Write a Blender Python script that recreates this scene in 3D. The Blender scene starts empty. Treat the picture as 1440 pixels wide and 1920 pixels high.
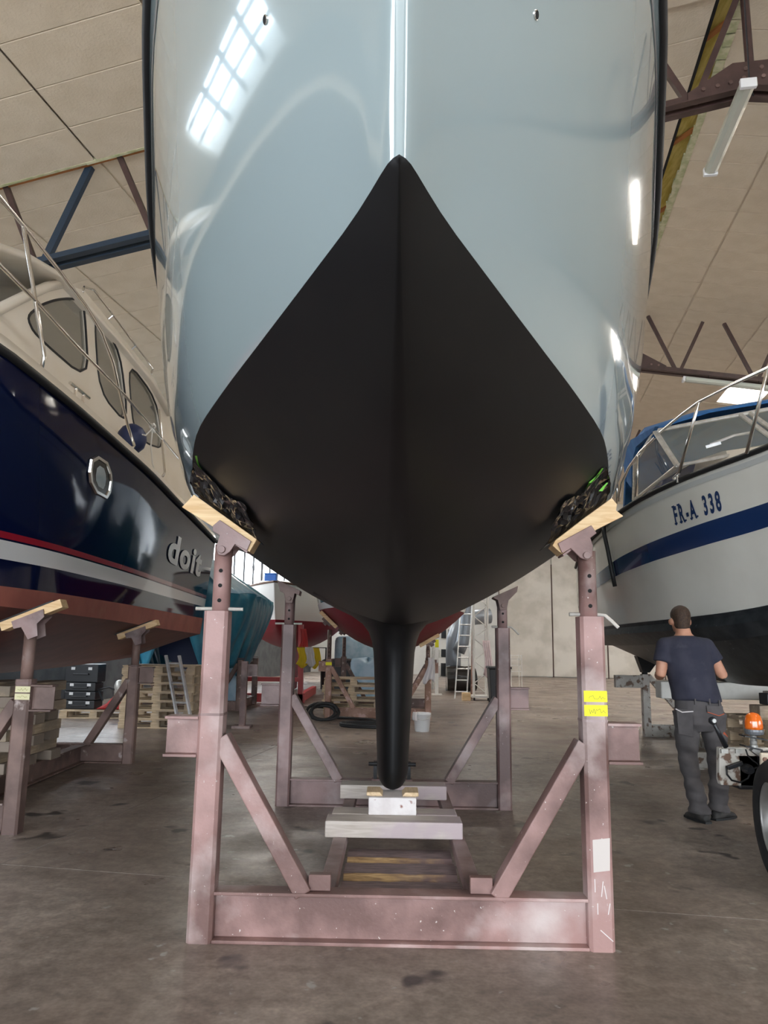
import bpy, bmesh, math, random
import numpy as np
from mathutils import Vector, Matrix
rnd = random.Random(7)
scene = bpy.context.scene
COL = scene.collection
PI = math.pi

# ------------------------------------------------------------------ camera
F = 1400.0; EYE = 1.45
PIT = math.atan(245/F); YAW = math.atan(18/F*math.cos(PIT)); ROLL = math.radians(.9)
_fw = np.array([-math.sin(YAW)*math.cos(PIT), math.cos(YAW)*math.cos(PIT), math.sin(PIT)])
_r0 = np.array([math.cos(YAW), math.sin(YAW), 0.0]); _u0 = np.cross(_r0, _fw)
_rt = _r0*math.cos(ROLL)+_u0*math.sin(ROLL); _up = np.cross(_rt, _fw)
CAM = np.array([0, 0, EYE])
cd = bpy.data.cameras.new('camera'); cam = bpy.data.objects.new('camera', cd); COL.objects.link(cam)
cd.sensor_fit = 'VERTICAL'; cd.sensor_height = 36; cd.sensor_width = 27; cd.lens = 36*F/1920
cd.clip_start = .02; cd.clip_end = 400
cam.matrix_world = Matrix(((_rt[0], _up[0], -_fw[0], 0), (_rt[1], _up[1], -_fw[1], 0), (_rt[2], _up[2], -_fw[2], EYE), (0, 0, 0, 1)))
scene.camera = cam
# ------------------------------------------------------------------ light
HALL = math.radians(9.2); CA, SA = math.cos(HALL), math.sin(HALL)
def hp(s, t, z): return (s*CA+t*SA, -s*SA+t*CA, z)
world = bpy.data.worlds.new('world'); scene.world = world; world.use_nodes = True
bg = world.node_tree.nodes['Background']; bg.inputs[0].default_value = (.86, .93, 1, 1); bg.inputs[1].default_value = 5.0
scene.view_settings.view_transform = 'Standard'; scene.view_settings.look = 'None'
scene.view_settings.exposure = 1.08; scene.view_settings.gamma = 1; scene.view_settings.use_curve_mapping = False
FRONT_T = -9.0
DOOR = (-8.5, 10.5, 4.9)      # s0, s1, height of the open hall door behind the camera
def portal(name, s, t, z, w, h, rot):
    l = bpy.data.lights.new(name, 'AREA'); l.shape = 'RECTANGLE'; l.size = w; l.size_y = h; l.cycles.is_portal = True
    o = bpy.data.objects.new(name, l); COL.objects.link(o); o.location = hp(s, t, z); o.rotation_euler = rot
    return o
SLEFT, SRIGHT, TFAR = -9.8, 17.0, 36.0
WL = (2.3, 4.75); WR_ = (1.2, 4.4)      # sill and head of the left strip window and of the added, unseen right one
portal('left_window_daylight', SLEFT-.05, 13.5, sum(WL)/2, 42, WL[1]-WL[0], (PI/2, 0, -PI/2-HALL))
portal('added_right_window_daylight', SRIGHT+.05, -1.5, sum(WR_)/2, 12, WR_[1]-WR_[0], (PI/2, 0, PI/2-HALL))  # portal for the unseen right window, which is added for fill light
portal('door_daylight', (DOOR[0]+DOOR[1])/2, FRONT_T, DOOR[2]/2, DOOR[1]-DOOR[0], DOOR[2], (PI/2, 0, PI-HALL))

# ------------------------------------------------------------------ pixel -> place helpers (measurements of the photograph)
def ray(px, py): return _fw+_rt*(px-720)/F-_up*(py-960)/F
def Yp(px, py, y): d = ray(px, py); return CAM+d*(y/d[1])
def Zp(px, py, z): d = ray(px, py); return CAM+d*((z-EYE)/d[2])
def Xp(px, py, x): d = ray(px, py); return CAM+d*(x/d[0])
def Pp(px, py, p0, n):
    d = ray(px, py); n = np.array(n, float); return CAM+d*(((np.array(p0)-CAM)@n)/(d@n))

# ------------------------------------------------------------------ materials
MATS = {}
def mat(name, col, col2=None, rough=.5, metal=0., scale=4., bump=0., bscale=40., coat=0., spec=.5, contrast=(.4, .6), detail=4., stretch=(1, 1, 1), col3=None, thr3=(.62, .68), scale3=9., speck=None):
    if name in MATS: return MATS[name]
    m = bpy.data.materials.new(name); m.use_nodes = True; MATS[name] = m
    nt = m.node_tree; N = nt.nodes; L = nt.links; b = N['Principled BSDF']
    b.inputs['Base Color'].default_value = (*col, 1); b.inputs['Roughness'].default_value = rough
    b.inputs['Metallic'].default_value = metal; b.inputs['Coat Weight'].default_value = coat; b.inputs['Coat Roughness'].default_value = .04
    b.inputs['Specular IOR Level'].default_value = spec
    if col2 or bump or col3:
        tc = N.new('ShaderNodeTexCoord'); mp = N.new('ShaderNodeMapping'); mp.inputs['Scale'].default_value = stretch
        L.new(tc.outputs['Object'], mp.inputs['Vector'])
    out = None
    if col2:
        n = N.new('ShaderNodeTexNoise'); n.inputs['Scale'].default_value = scale; n.inputs['Detail'].default_value = detail
        r = N.new('ShaderNodeValToRGB'); r.color_ramp.elements[0].position = contrast[0]; r.color_ramp.elements[1].position = contrast[1]
        r.color_ramp.elements[0].color = (*col, 1); r.color_ramp.elements[1].color = (*col2, 1)
        L.new(mp.outputs[0], n.inputs['Vector']); L.new(n.outputs['Fac'], r.inputs[0]); out = r.outputs[0]
    if col3:
        n = N.new('ShaderNodeTexNoise'); n.inputs['Scale'].default_value = scale3; n.inputs['Detail'].default_value = 6
        r = N.new('ShaderNodeValToRGB'); r.color_ramp.elements[0].position = thr3[0]; r.color_ramp.elements[1].position = thr3[1]
        L.new(mp.outputs[0], n.inputs['Vector']); L.new(n.outputs['Fac'], r.inputs[0])
        mx = N.new('ShaderNodeMix'); mx.data_type = 'RGBA'
        L.new(r.outputs[0], mx.inputs[0])
        if out: L.new(out, mx.inputs[6])
        else: mx.inputs[6].default_value = (*col, 1)
        mx.inputs[7].default_value = (*col3, 1); out = mx.outputs[2]
    if speck:
        n = N.new('ShaderNodeTexNoise'); n.inputs['Scale'].default_value = 55; n.inputs['Detail'].default_value = 2
        r = N.new('ShaderNodeValToRGB'); r.color_ramp.elements[0].position = .725; r.color_ramp.elements[1].position = .76
        L.new(mp.outputs[0], n.inputs['Vector']); L.new(n.outputs['Fac'], r.inputs[0]); mx = N.new('ShaderNodeMix'); mx.data_type = 'RGBA'
        L.new(r.outputs[0], mx.inputs[0]); L.new(out, mx.inputs[6]); mx.inputs[7].default_value = (*speck, 1); out = mx.outputs[2]
    if out: L.new(out, b.inputs['Base Color'])
    if bump:
        n = N.new('ShaderNodeTexNoise'); n.inputs['Scale'].default_value = bscale; n.inputs['Detail'].default_value = 3
        bp = N.new('ShaderNodeBump'); bp.inputs['Strength'].default_value = bump; bp.inputs['Distance'].default_value = .01
        L.new(mp.outputs[0], n.inputs['Vector']); L.new(n.outputs['Fac'], bp.inputs['Height']); L.new(bp.outputs[0], b.inputs['Normal'])
    return m
def glass(name, tint, rough=.02, opacity=.35):
    m = bpy.data.materials.new(name); m.use_nodes = True; MATS[name] = m
    nt = m.node_tree; N = nt.nodes; L = nt.links; b = N['Principled BSDF']
    b.inputs['Base Color'].default_value = (*tint, 1); b.inputs['Roughness'].default_value = rough; b.inputs['Alpha'].default_value = opacity
    b.inputs['Coat Weight'].default_value = 1
    return m
def emit(name, col, strength):
    m = bpy.data.materials.new(name); m.use_nodes = True; MATS[name] = m
    b = m.node_tree.nodes['Principled BSDF']; b.inputs['Base Color'].default_value = (.8, .8, .8, 1)
    b.inputs['Emission Color'].default_value = (*col, 1); b.inputs['Emission Strength'].default_value = strength
    return m
def concrete():
    m = bpy.data.materials.new('concrete'); m.use_nodes = True; MATS['concrete'] = m
    nt = m.node_tree; N = nt.nodes; L = nt.links; b = N['Principled BSDF']
    g = N.new('ShaderNodeNewGeometry')
    def noise(sc, det, lo, hi, c0=(0, 0, 0), c1=(1, 1, 1), dist=0., vec=None):
        n = N.new('ShaderNodeTexNoise'); n.inputs['Scale'].default_value = sc; n.inputs['Detail'].default_value = det; n.inputs['Distortion'].default_value = dist
        L.new(vec or g.outputs['Position'], n.inputs['Vector'])
        r = N.new('ShaderNodeValToRGB'); e = r.color_ramp.elements; e[0].position = lo; e[1].position = hi; e[0].color = (*c0, 1); e[1].color = (*c1, 1)
        L.new(n.outputs['Fac'], r.inputs[0]); return r.outputs[0], n.outputs['Fac']
    def mix(f, a, c, mode='MIX'):
        x = N.new('ShaderNodeMix'); x.data_type = 'RGBA'; x.blend_type = mode
        for i, v in ((0, f), (6, a), (7, c)):
            if isinstance(v, (int, float)): x.inputs[i].default_value = v
            elif isinstance(v, tuple): x.inputs[i].default_value = (*v, 1)
            else: L.new(v, x.inputs[i])
        return x.outputs[2]
    base, _ = noise(.55, 6, .32, .68, (.175, .135, .112), (.345, .295, .258))
    mid, _ = noise(3.1, 9, .33, .7, (.80, .79, .78), (1.12, 1.11, 1.10), .4)
    fine, ff = noise(45, 5, .3, .7, (.8, .8, .8), (1.15, 1.15, 1.15))
    gr, _ = noise(13, 9, .34, .68, (.74, .72, .70), (1.14, 1.12, 1.10), .3); c = mix(1., base, mid, 'MULTIPLY'); c = mix(1., c, gr, 'MULTIPLY'); c = mix(1., c, fine, 'MULTIPLY')
    st, _ = noise(2.2, 3, .64, .69, dist=.2); c = mix(st, c, (.055, .047, .044)); 
    wh, _ = noise(7, 9, .66, .70); c = mix(wh, c, (.34, .32, .3))
    ru, _ = noise(1.1, 5, .70, .76); c = mix(ru, c, (.2, .1, .05))
    L.new(c, b.inputs['Base Color'])
    rr, _ = noise(1.7, 4, .3, .7, (.26, .26, .26), (.52, .52, .52)); L.new(rr, b.inputs['Roughness'])
    bp = N.new('ShaderNodeBump'); bp.inputs['Strength'].default_value = .12; bp.inputs['Distance'].default_value = .006
    L.new(ff, bp.inputs['Height']); L.new(bp.outputs[0], b.inputs['Normal'])
    return m
def wood(name, c1, c2, sc=6., axis='X', rough=.7, dirt=None):
    m = bpy.data.materials.new(name); m.use_nodes = True; MATS[name] = m
    nt = m.node_tree; N = nt.nodes; L = nt.links; b = N['Principled BSDF']; b.inputs['Roughness'].default_value = rough
    tc = N.new('ShaderNodeTexCoord'); mp = N.new('ShaderNodeMapping')
    mp.inputs['Scale'].default_value = {'X': (.6, 6, 6), 'Y': (6, .6, 6), 'Z': (6, 6, .6)}[axis]
    L.new(tc.outputs['Object'], mp.inputs[0])
    n = N.new('ShaderNodeTexNoise'); n.inputs['Scale'].default_value = sc; n.inputs['Detail'].default_value = 6; n.inputs['Distortion'].default_value = 1.2
    L.new(mp.outputs[0], n.inputs['Vector'])
    r = N.new('ShaderNodeValToRGB'); e = r.color_ramp.elements; e[0].position = .35; e[1].position = .65; e[0].color = (*c1, 1); e[1].color = (*c2, 1)
    L.new(n.outputs['Fac'], r.inputs[0]); out = r.outputs[0]
    if dirt:
        n2 = N.new('ShaderNodeTexNoise'); n2.inputs['Scale'].default_value = 3; n2.inputs['Detail'].default_value = 5
        r2 = N.new('ShaderNodeValToRGB'); r2.color_ramp.elements[0].position = .45; r2.color_ramp.elements[1].position = .6
        L.new(tc.outputs['Object'], n2.inputs['Vector']); L.new(n2.outputs['Fac'], r2.inputs[0])
        mx = N.new('ShaderNodeMix'); mx.data_type = 'RGBA'; L.new(r2.outputs[0], mx.inputs[0]); L.new(out, mx.inputs[6]); mx.inputs[7].default_value = (*dirt, 1); out = mx.outputs[2]
    L.new(out, b.inputs['Base Color'])
    bp = N.new('ShaderNodeBump'); bp.inputs['Strength'].default_value = .3; bp.inputs['Distance'].default_value = .004
    L.new(n.outputs['Fac'], bp.inputs['Height']); L.new(bp.outputs[0], b.inputs['Normal'])
    return m
concrete()
wood('pine', (.62, .40, .20), (.78, .58, .34)); wood('pine_y', (.50, .36, .21), (.66, .50, .32), axis='Y')
wood('old_timber', (.30, .22, .15), (.48, .37, .26), dirt=(.24, .19, .15)); wood('old_timber_y', (.32, .235, .155), (.50, .39, .27), axis='Y', dirt=(.25, .2, .15))
wood('painted_timber', (.42, .36, .31), (.56, .50, .45), dirt=(.44, .36, .37))
wood('log_bark', (.22, .125, .055), (.55, .36, .17), sc=9, dirt=(.17, .11, .105))
wood('pallet_wood', (.50, .37, .23), (.66, .52, .35), dirt=(.40, .31, .22))
mat('steel_mauve', (.095, .055, .05), (.26, .165, .155), rough=.48, scale=1.9, contrast=(.40, .60), detail=7, bump=.12, bscale=60, col3=(.42, .34, .33), thr3=(.52, .80), scale3=2.6, speck=(.42, .37, .35))
mat('steel_pink', (.135, .072, .062), (.34, .20, .182), rough=.48, scale=1.7, contrast=(.41, .58), detail=7, bump=.12, bscale=60, col3=(.52, .44, .42), thr3=(.52, .78), scale3=2.3, speck=(.52, .46, .43))
mat('steel_brown', (.10, .06, .05), (.20, .125, .105), rough=.55, scale=3, detail=6, bump=.1, col3=(.36, .29, .27), thr3=(.62, .70))
mat('steel_white_rust', (.46, .43, .39), (.58, .56, .52), rough=.6, scale=5, col3=(.16, .10, .07), thr3=(.54, .62), scale3=11)
mat('steel_rusty', (.22, .12, .08), (.36, .21, .16), rough=.7, scale=4, col3=(.46, .30, .26), thr3=(.55, .62))
mat('dark_steel', (.02, .02, .022), rough=.45, metal=.3)
mat('hole_black', (.006, .006, .006), rough=.9)
mat('zinc', (.48, .46, .42), (.58, .56, .52), rough=.45, metal=.5, scale=20)
mat('chrome', (.72, .70, .67), rough=.14, metal=1.)
mat('aluminium', (.62, .63, .64), (.72, .73, .74), rough=.35, metal=.7, scale=12)
mat('hull_blue_grey', (.305, .37, .378), rough=.13, coat=1., spec=.5)
mat('antifoul_black', (.0045, .0045, .005), (.0062, .006, .0062), rough=.44, scale=3, spec=.24)
mat('black_rubber', (.010, .010, .011), rough=.6)
mat('stripe_grey', (.115, .12, .13), rough=.3)
mat('white_paint', (.72, .70, .66), rough=.35); mat('cream_gelcoat', (.74, .66, .55), (.77, .70, .60), rough=.28, scale=2, coat=.3)
mat('navy_gloss', (.004, .008, .036), rough=.05, spec=.16)
mat('stripe_red', (.34, .012, .03), rough=.2, coat=.5); mat('stripe_white', (.74, .73, .73), rough=.2, coat=.5)
mat('antifoul_red', (.29, .085, .065), (.36, .115, .085), rough=.6, scale=2.5, col3=(.33, .15, .10), thr3=(.6, .75), scale3=3)
mat('antifoul_maroon', (.125, .032, .026), (.165, .045, .036), rough=.55, scale=3)
mat('letter_grey', (.50, .51, .50), rough=.3)
mat('gelcoat_grey', (.68, .66, .60), (.73, .71, .65), rough=.25, scale=1.4, coat=.4)
mat('boat_blue', (.012, .033, .115), rough=.2, coat=.6)
mat('bottom_dark', (.012, .015, .019), (.030, .034, .038), rough=.45, scale=7, col3=(.22, .22, .22), thr3=(.68, .74), scale3=11, bump=.1)
mat('canvas_blue', (.012, .085, .24), (.018, .11, .29), rough=.85, scale=8)
mat('tarp_teal', (.018, .135, .215), (.035, .20, .285), rough=.4, scale=3, bump=.25, bscale=14)
mat('tarp_pale', (.30, .47, .60), (.42, .57, .68), rough=.35, scale=4, bump=.4, bscale=10)
mat('plastic_black', (.008, .008, .009), rough=.16, bump=.5, bscale=16, coat=.5)
mat('tape_green', (.16, .50, .05), rough=.5)
mat('note_yellow', (.78, .74, .02), rough=.7); mat('note_cream', (.62, .58, .36), rough=.8); mat('ink', (.22, .21, .05), rough=.8)
mat('ceiling_paint', (.62, .535, .415), (.66, .575, .455), rough=.85, scale=3, bump=.5, bscale=38)
mat('ceiling_gap', (.14, .12, .10), rough=.9)
mat('insulation', (.42, .32, .06), (.58, .46, .14), rough=.9, scale=3, bump=.6, bscale=30, stretch=(6, 1, 1))
mat('rust_batten', (.36, .14, .035), rough=.8); mat('torn_foam', (.42, .44, .25), (.6, .58, .4), rough=.9, scale=9)
mat('truss_blue', (.016, .032, .055), rough=.5); mat('truss_brown', (.055, .03, .026), (.075, .042, .036), rough=.5, scale=6)
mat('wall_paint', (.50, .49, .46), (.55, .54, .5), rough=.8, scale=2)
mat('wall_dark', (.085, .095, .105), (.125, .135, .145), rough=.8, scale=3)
mat('sheet_metal', (.44, .395, .33), (.56, .51, .44), rough=.36, metal=.35, scale=1.1, detail=5, bump=.08, bscale=3)
mat('seam_brown', (.09, .05, .04), rough=.8)
mat('lamp_body', (.40, .42, .37), rough=.5); mat('lamp_cover', (.52, .54, .47), rough=.12, coat=1.)
mat('skin', (.46, .22, .14), (.50, .25, .16), rough=.5, scale=20); mat('hair', (.035, .018, .010), (.06, .032, .018), rough=.7, scale=60, bump=.6, bscale=120)
mat('shirt_navy', (.022, .023, .040), (.034, .034, .052), rough=.95, scale=6, col3=(.075, .075, .09), thr3=(.66, .8), scale3=4)
mat('trousers_grey', (.062, .056, .058), (.082, .075, .077), rough=.9, scale=8); mat('piping_orange', (.42, .09, .04), rough=.8)
mat('shoe_black', (.016, .015, .015), (.05, .045, .042), rough=.7, scale=10); mat('glove_teal', (.02, .30, .27), rough=.6)
mat('tyre', (.009, .009, .0095), (.016, .015, .015), rough=.75, scale=15); mat('rim_grey', (.26, .25, .24), (.33, .32, .30), rough=.4, metal=.5, scale=6)
mat('plastic_white', (.74, .74, .74), rough=.35); mat('plastic_dark', (.014, .015, .018), rough=.4)
mat('red_paint', (.42, .03, .03), rough=.45); mat('yellow_cloth', (.66, .47, .02), rough=.85); mat('white_cloth', (.62, .58, .57), rough=.9)
mat('pink_cloth', (.62, .49, .49), (.68, .57, .57), rough=.95, scale=9); mat('duct_silver', (.27, .30, .34), rough=.38, metal=.6, bump=.15)
mat('navy_fender', (.012, .022, .075), rough=.5); mat('rope_white', (.66, .63, .58), rough=.85)
mat('hull_red', (.19, .010, .022), rough=.5, spec=.2); mat('hull_green', (.006, .055, .06), rough=.2, coat=.6)
glass('window_glass', (.22, .22, .19), opacity=.62); glass('clear_glass', (.30, .31, .27), opacity=.45)
m_ = glass('amber_lens', (.85, .16, .01), rough=.12, opacity=.85)
emit('sky_dome', (1, .97, .93), 14.0)
emit('sky_blue', (.72, .87, 1), 3.0)
MT = MATS

# ------------------------------------------------------------------ mesh builder
OFF = {}
class MB:
    def __init__(s): s.v = []; s.f = []
    def add(s, vs, fs):
        k = len(s.v); s.v += [tuple(map(float, p)) for p in vs]; s.f += [[i+k for i in f] for f in fs]; return s
    def box(s, c, d, R=None):
        c = np.array(c, float); h = np.array(d, float)/2
        P = [np.array([x, y, z])*h for z in (-1, 1) for y in (-1, 1) for x in (-1, 1)]
        if R is not None: P = [R@p for p in P]
        return s.add([c+p for p in P], [(0, 2, 3, 1), (4, 5, 7, 6), (0, 1, 5, 4), (2, 6, 7, 3), (0, 4, 6, 2), (1, 3, 7, 5)])
    def beam(s, p, q, w, h, up=(0, 0, 1)):
        p = np.array(p, float); q = np.array(q, float); d = q-p; L = np.linalg.norm(d); d = d/L
        x = np.cross(d, up); x /= np.linalg.norm(x); u = np.cross(x, d)
        return s.box((p+q)/2, (w, L, h), np.array([x, d, u]).T)
    def ibeam(s, p, q, w, h, tf=.015, tw=.012, up=(0, 0, 1)):
        p = np.array(p, float); q = np.array(q, float); d = (q-p)/np.linalg.norm(q-p); x = np.cross(d, up); x /= np.linalg.norm(x); u = np.cross(x, d)
        for k in (-1, 1): s.beam(p+u*k*(h-tf)/2, q+u*k*(h-tf)/2, w, tf, up)
        return s.beam(p, q, tw, h-2*tf, up)
    def prism(s, poly, vec):
        poly = [np.array(p, float) for p in poly]; n = len(poly); vec = np.array(vec, float)
        s.add(poly+[p+vec for p in poly], [list(range(n))[::-1], [i+n for i in range(n)]]+[(i, (i+1) % n, (i+1) % n+n, i+n) for i in range(n)]); return s
    def loft(s, rings, closed=True, cap=(True, True)):
        n = len(rings[0]); vs = [p for r in rings for p in r]; fs = []
        for i in range(len(rings)-1):
            for j in range(n if closed else n-1):
                a = i*n+j; b = i*n+(j+1) % n; fs.append((a, b, b+n, a+n))
        if closed and cap[0]: fs.append(list(range(n))[::-1])
        if closed and cap[1]: fs.append([(len(rings)-1)*n+j for j in range(n)])
        return s.add(vs, fs)
    def tube(s, pts, r, n=8, closed=False):
        P = [np.array(p, float) for p in pts]; m = len(P); rs = r if isinstance(r, (list, tuple)) else [r]*m; rings = []; u = None
        for i in range(m):
            if closed: d = P[(i+1) % m]-P[i-1]
            else: d = P[min(i+1, m-1)]-P[max(i-1, 0)]
            d = d/(np.linalg.norm(d)+1e-12)
            if u is None: u = np.cross(d, (0, 0, 1)) if abs(d[2]) < .9 else np.cross(d, (0, 1, 0))
            u = u-d*(u@d); u = u/np.linalg.norm(u); w = np.cross(d, u)
            rings.append([P[i]+rs[i]*(u*math.cos(2*PI*k/n)+w*math.sin(2*PI*k/n)) for k in range(n)])
        if closed: rings.append(rings[0]); return s.loft(rings, cap=(False, False))
        return s.loft(rings)
    def lathe(s, prof, c, n=20, axis='z', ax=None, cap=(True, True)):
        c = np.array(c, float)
        A = np.array({'x': (1, 0, 0), 'y': (0, 1, 0), 'z': (0, 0, 1)}[axis] if ax is None else ax, float); A /= np.linalg.norm(A)
        u = np.cross(A, (0, 0, 1)) if abs(A[2]) < .9 else np.array([1., 0, 0]); u /= np.linalg.norm(u); w = np.cross(A, u)
        rings = [[c+A*z+r*(u*math.cos(2*PI*k/n)+w*math.sin(2*PI*k/n)) for k in range(n)] for r, z in prof]
        return s.loft(rings, cap=cap)
    def grid(s, fn, nu, nv):
        vs = [fn(i/(nu-1), j/(nv-1)) for i in range(nu) for j in range(nv)]
        return s.add(vs, [(i*nv+j, i*nv+j+1, (i+1)*nv+j+1, (i+1)*nv+j) for i in range(nu-1) for j in range(nv-1)])
    def build(s, name, m, parent=None, smooth=False, bevel=0., label=None, thick=0., fix=True):
        me = bpy.data.meshes.new(name); off = np.array(OFF.get(parent.name, (0, 0, 0)) if parent else (0, 0, 0))
        V = np.array(s.v)-off; me.from_pydata(V.tolist(), [], s.f)
        if fix:
            bm = bmesh.new(); bm.from_mesh(me); bmesh.ops.remove_doubles(bm, verts=bm.verts, dist=1e-5); bmesh.ops.recalc_face_normals(bm, faces=bm.faces); bm.to_mesh(me); bm.free()
        me.materials.append(MATS[m] if isinstance(m, str) else m)
        o = bpy.data.objects.new(name, me); COL.objects.link(o)
        if parent: o.parent = parent
        OFF[o.name] = tuple(off)
        if smooth: me.polygons.foreach_set('use_smooth', [True]*len(me.polygons)); me.update()
        if thick: md = o.modifiers.new('thickness', 'SOLIDIFY'); md.thickness = thick; md.offset = 0
        if bevel: md = o.modifiers.new('bevel', 'BEVEL'); md.width = bevel; md.segments = 2; md.limit_method = 'ANGLE'; md.angle_limit = math.radians(40)
        if label: o['label'] = label
        return o
def tag(o, label, cat=None, group=None, kind=None):
    o['label'] = label
    if cat: o['category'] = cat
    if group: o['group'] = group
    if kind: o['kind'] = kind
    return o
def thing(name, label, cat, loc=(0, 0, 0), group=None):
    o = bpy.data.objects.new(name, None); COL.objects.link(o); o.location = tuple(map(float, loc)); o.empty_display_size = .1
    OFF[o.name] = tuple(map(float, loc)); return tag(o, label, cat, group)
def solo(mb, name, m, label, cat, loc=None, group=None, **k):
    """a thing that is one mesh; origin moved to loc"""
    if loc is not None: mb.v = [tuple(np.array(p)-np.array(loc, float)) for p in mb.v]
    o = mb.build(name, m, None, **k)
    if loc is not None: o.location = tuple(map(float, loc)); OFF[o.name] = tuple(map(float, loc))
    return tag(o, label, cat, group)
def copy_tree(o, parent=None):
    c = o.copy(); COL.objects.link(c)
    if parent: c.parent = parent
    OFF[c.name] = OFF.get(o.name, (0, 0, 0))
    for ch in list(o.children): copy_tree(ch, c)
    return c
def pch(xs, ys):
    """monotone cubic interpolation"""
    xs = np.array(xs, float); ys = np.array(ys, float); h = np.diff(xs); d = np.diff(ys)/h; m = np.zeros(len(xs)); m[0] = d[0]; m[-1] = d[-1]
    for i in range(1, len(xs)-1):
        if d[i-1]*d[i] > 0: w1 = 2*h[i]+h[i-1]; w2 = h[i]+2*h[i-1]; m[i] = (w1+w2)/(w1/d[i-1]+w2/d[i])
    def f(x):
        x = min(max(x, xs[0]), xs[-1]); i = min(max(int(np.searchsorted(xs, x))-1, 0), len(h)-1); t = (x-xs[i])/h[i]
        return float((2*t**3-3*t*t+1)*ys[i]+(t**3-2*t*t+t)*h[i]*m[i]+(-2*t**3+3*t*t)*ys[i+1]+(t**3-t*t)*h[i]*m[i+1])
    return f
def structure(o): o['kind'] = 'structure'; return o

# ------------------------------------------------------------------ the hall
KH = 1.2
S0, Z0, SL = 2.13*KH, EYE+5.85*KH, .17           # ridge position, ridge height, roof slope
def rz(s): return Z0-SL*abs(s-S0)
# floor: a base (seen in the joints) and big concrete bays on it
f = MB(); f.prism([hp(-30, -14, -.25), hp(30, -14, -.25), hp(30, 46, -.25), hp(-30, 46, -.25)], (0, 0, .2485))
floor = structure(f.build('floor', mat('joint_pale', (.26, .245, .23), rough=.9)))
cuts_s = [-30, -9.9, -3.3, 3.3, 9.9, 30]; cuts_t = [-14, -7.3, -1.3, 4.66, 10.6, 16.6, 22.6, 28.6, 34.6, 46]
for i in range(len(cuts_s)-1):
    for j in range(len(cuts_t)-1):
        g = .005
        MB().prism([hp(cuts_s[i]+g, cuts_t[j]+g, -.02), hp(cuts_s[i+1]-g, cuts_t[j]+g, -.02), hp(cuts_s[i+1]-g, cuts_t[j+1]-g, -.02), hp(cuts_s[i]+g, cuts_t[j+1]-g, -.02)], (0, 0, .02)).build('concrete_bay', 'concrete', floor)
# ceiling: two slopes with skylight wells, boards below them
SKY = [(4.55, 15.45, 5.35, 17.15)]
for t in (-5.0, 1.5, 8.7, 22.4, 29.2): SKY.append((4.55, t, 5.35, t+1.7))
for t in (8.7, 15.45, 22.4): SKY.append((-1.1, t, -.3, t+1.7))
SKY.append((-8.0, 2.5, -6.15, 4.75))
for t in (16.2, 23.0, 29.8): SKY.append((9.2, t, 10.9, t+2.6))  # unseen rooflights on the right, added to brighten the deep hall
for t in (16.2, 23.0): SKY.append((-8.4, t, -6.9, t+2.4))  # more added rooflights, unseen on the left, filling the hall depth
BIG = [i for i, h in enumerate(SKY) if h[0] == -8.0][0]
SKY = [tuple(q*KH if q > 0 or i % 2 == 0 else q for i, q in enumerate(h)) for h in SKY]
def slab_with_holes(name, s0, s1, holes):
    ss = sorted({s0, s1, *[h[0] for h in holes], *[h[2] for h in holes]}); tt = sorted({FRONT_T-.3, TFAR, *[h[1] for h in holes], *[h[3] for h in holes]})
    b = MB()
    for i in range(len(ss)-1):
        for j in range(len(tt)-1):
            c = ((ss[i]+ss[i+1])/2, (tt[j]+tt[j+1])/2)
            if any(h[0] < c[0] < h[2] and h[1] < c[1] < h[3] for h in holes): continue
            b.prism([hp(s, t, rz(s)+.022) for s, t in ((ss[i], tt[j]), (ss[i+1], tt[j]), (ss[i+1], tt[j+1]), (ss[i], tt[j+1]))], (0, 0, .12))
    return structure(b.build(name, 'ceiling_paint', fix=False))
RIDGE_GAP = 1.90*KH
ceil_l = slab_with_holes('ceiling', SLEFT-.2, RIDGE_GAP, [h for h in SKY if h[0] < S0])
ceil_r = slab_with_holes('ceiling', S0, SRIGHT+.2, [h for h in SKY if h[0] > S0])
for k, (a, b_, c, d) in enumerate(SKY):
    w = MB(); H_ = .55
    for (p, q) in (((a, b_), (c, b_)), ((c, b_), (c, d)), ((c, d), (a, d)), ((a, d), (a, b_))):
        w.prism([hp(*p, rz(p[0])+.02), hp(*q, rz(q[0])+.02), hp(*q, rz(q[0])+H_), hp(*p, rz(p[0])+H_)], tuple(np.array(hp(.01, .01, 0))))
    o = structure(w.build('window_%d' % (k+2), 'white_paint'))  # the numbering also covers the rooflights added as fill
    MB().prism([hp(s, t, rz(s)+H_) for s, t in ((a, b_), (c, b_), (c, d), (a, d))], (0, 0, .03)).build('pane', 'sky_blue' if k == BIG else 'sky_dome', o)
    if k == BIG:  # unseen bars added to draw truss-like dark lines in the hull's reflection
        for q in range(1, 4): tq = b_+(d-b_)*q/4; MB().beam(hp(a, tq, rz(a)+.3), hp(c, tq, rz(c)+.3), .10, .06).build('added_glazing_bar', 'truss_blue', o)
        for q in range(1, 3): sq = a+(c-a)*q/3; MB().beam(hp(sq, b_, rz(sq)+.3), hp(sq+.25, d, rz(sq)+.3), .10, .06).build('added_glazing_bar', 'truss_blue', o)
def inst(me, name, m, parent, loc, rot):
    o = bpy.data.objects.new(name, me); COL.objects.link(o); o.parent = parent; o.location = loc; o.rotation_euler = rot; return o
def panel_mesh(w, l):
    b = MB(); b.loft([[(x*(w/2-e_), y*(l/2-e_), z) for x, y in ((-1, -1), (1, -1), (1, 1), (-1, 1))] for e_, z in ((.011, -.01), (.0025, -.002), (.0025, .01))]); o = b.build('tmp', 'ceiling_paint'); me = o.data; bpy.data.objects.remove(o); 
    return me
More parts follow.
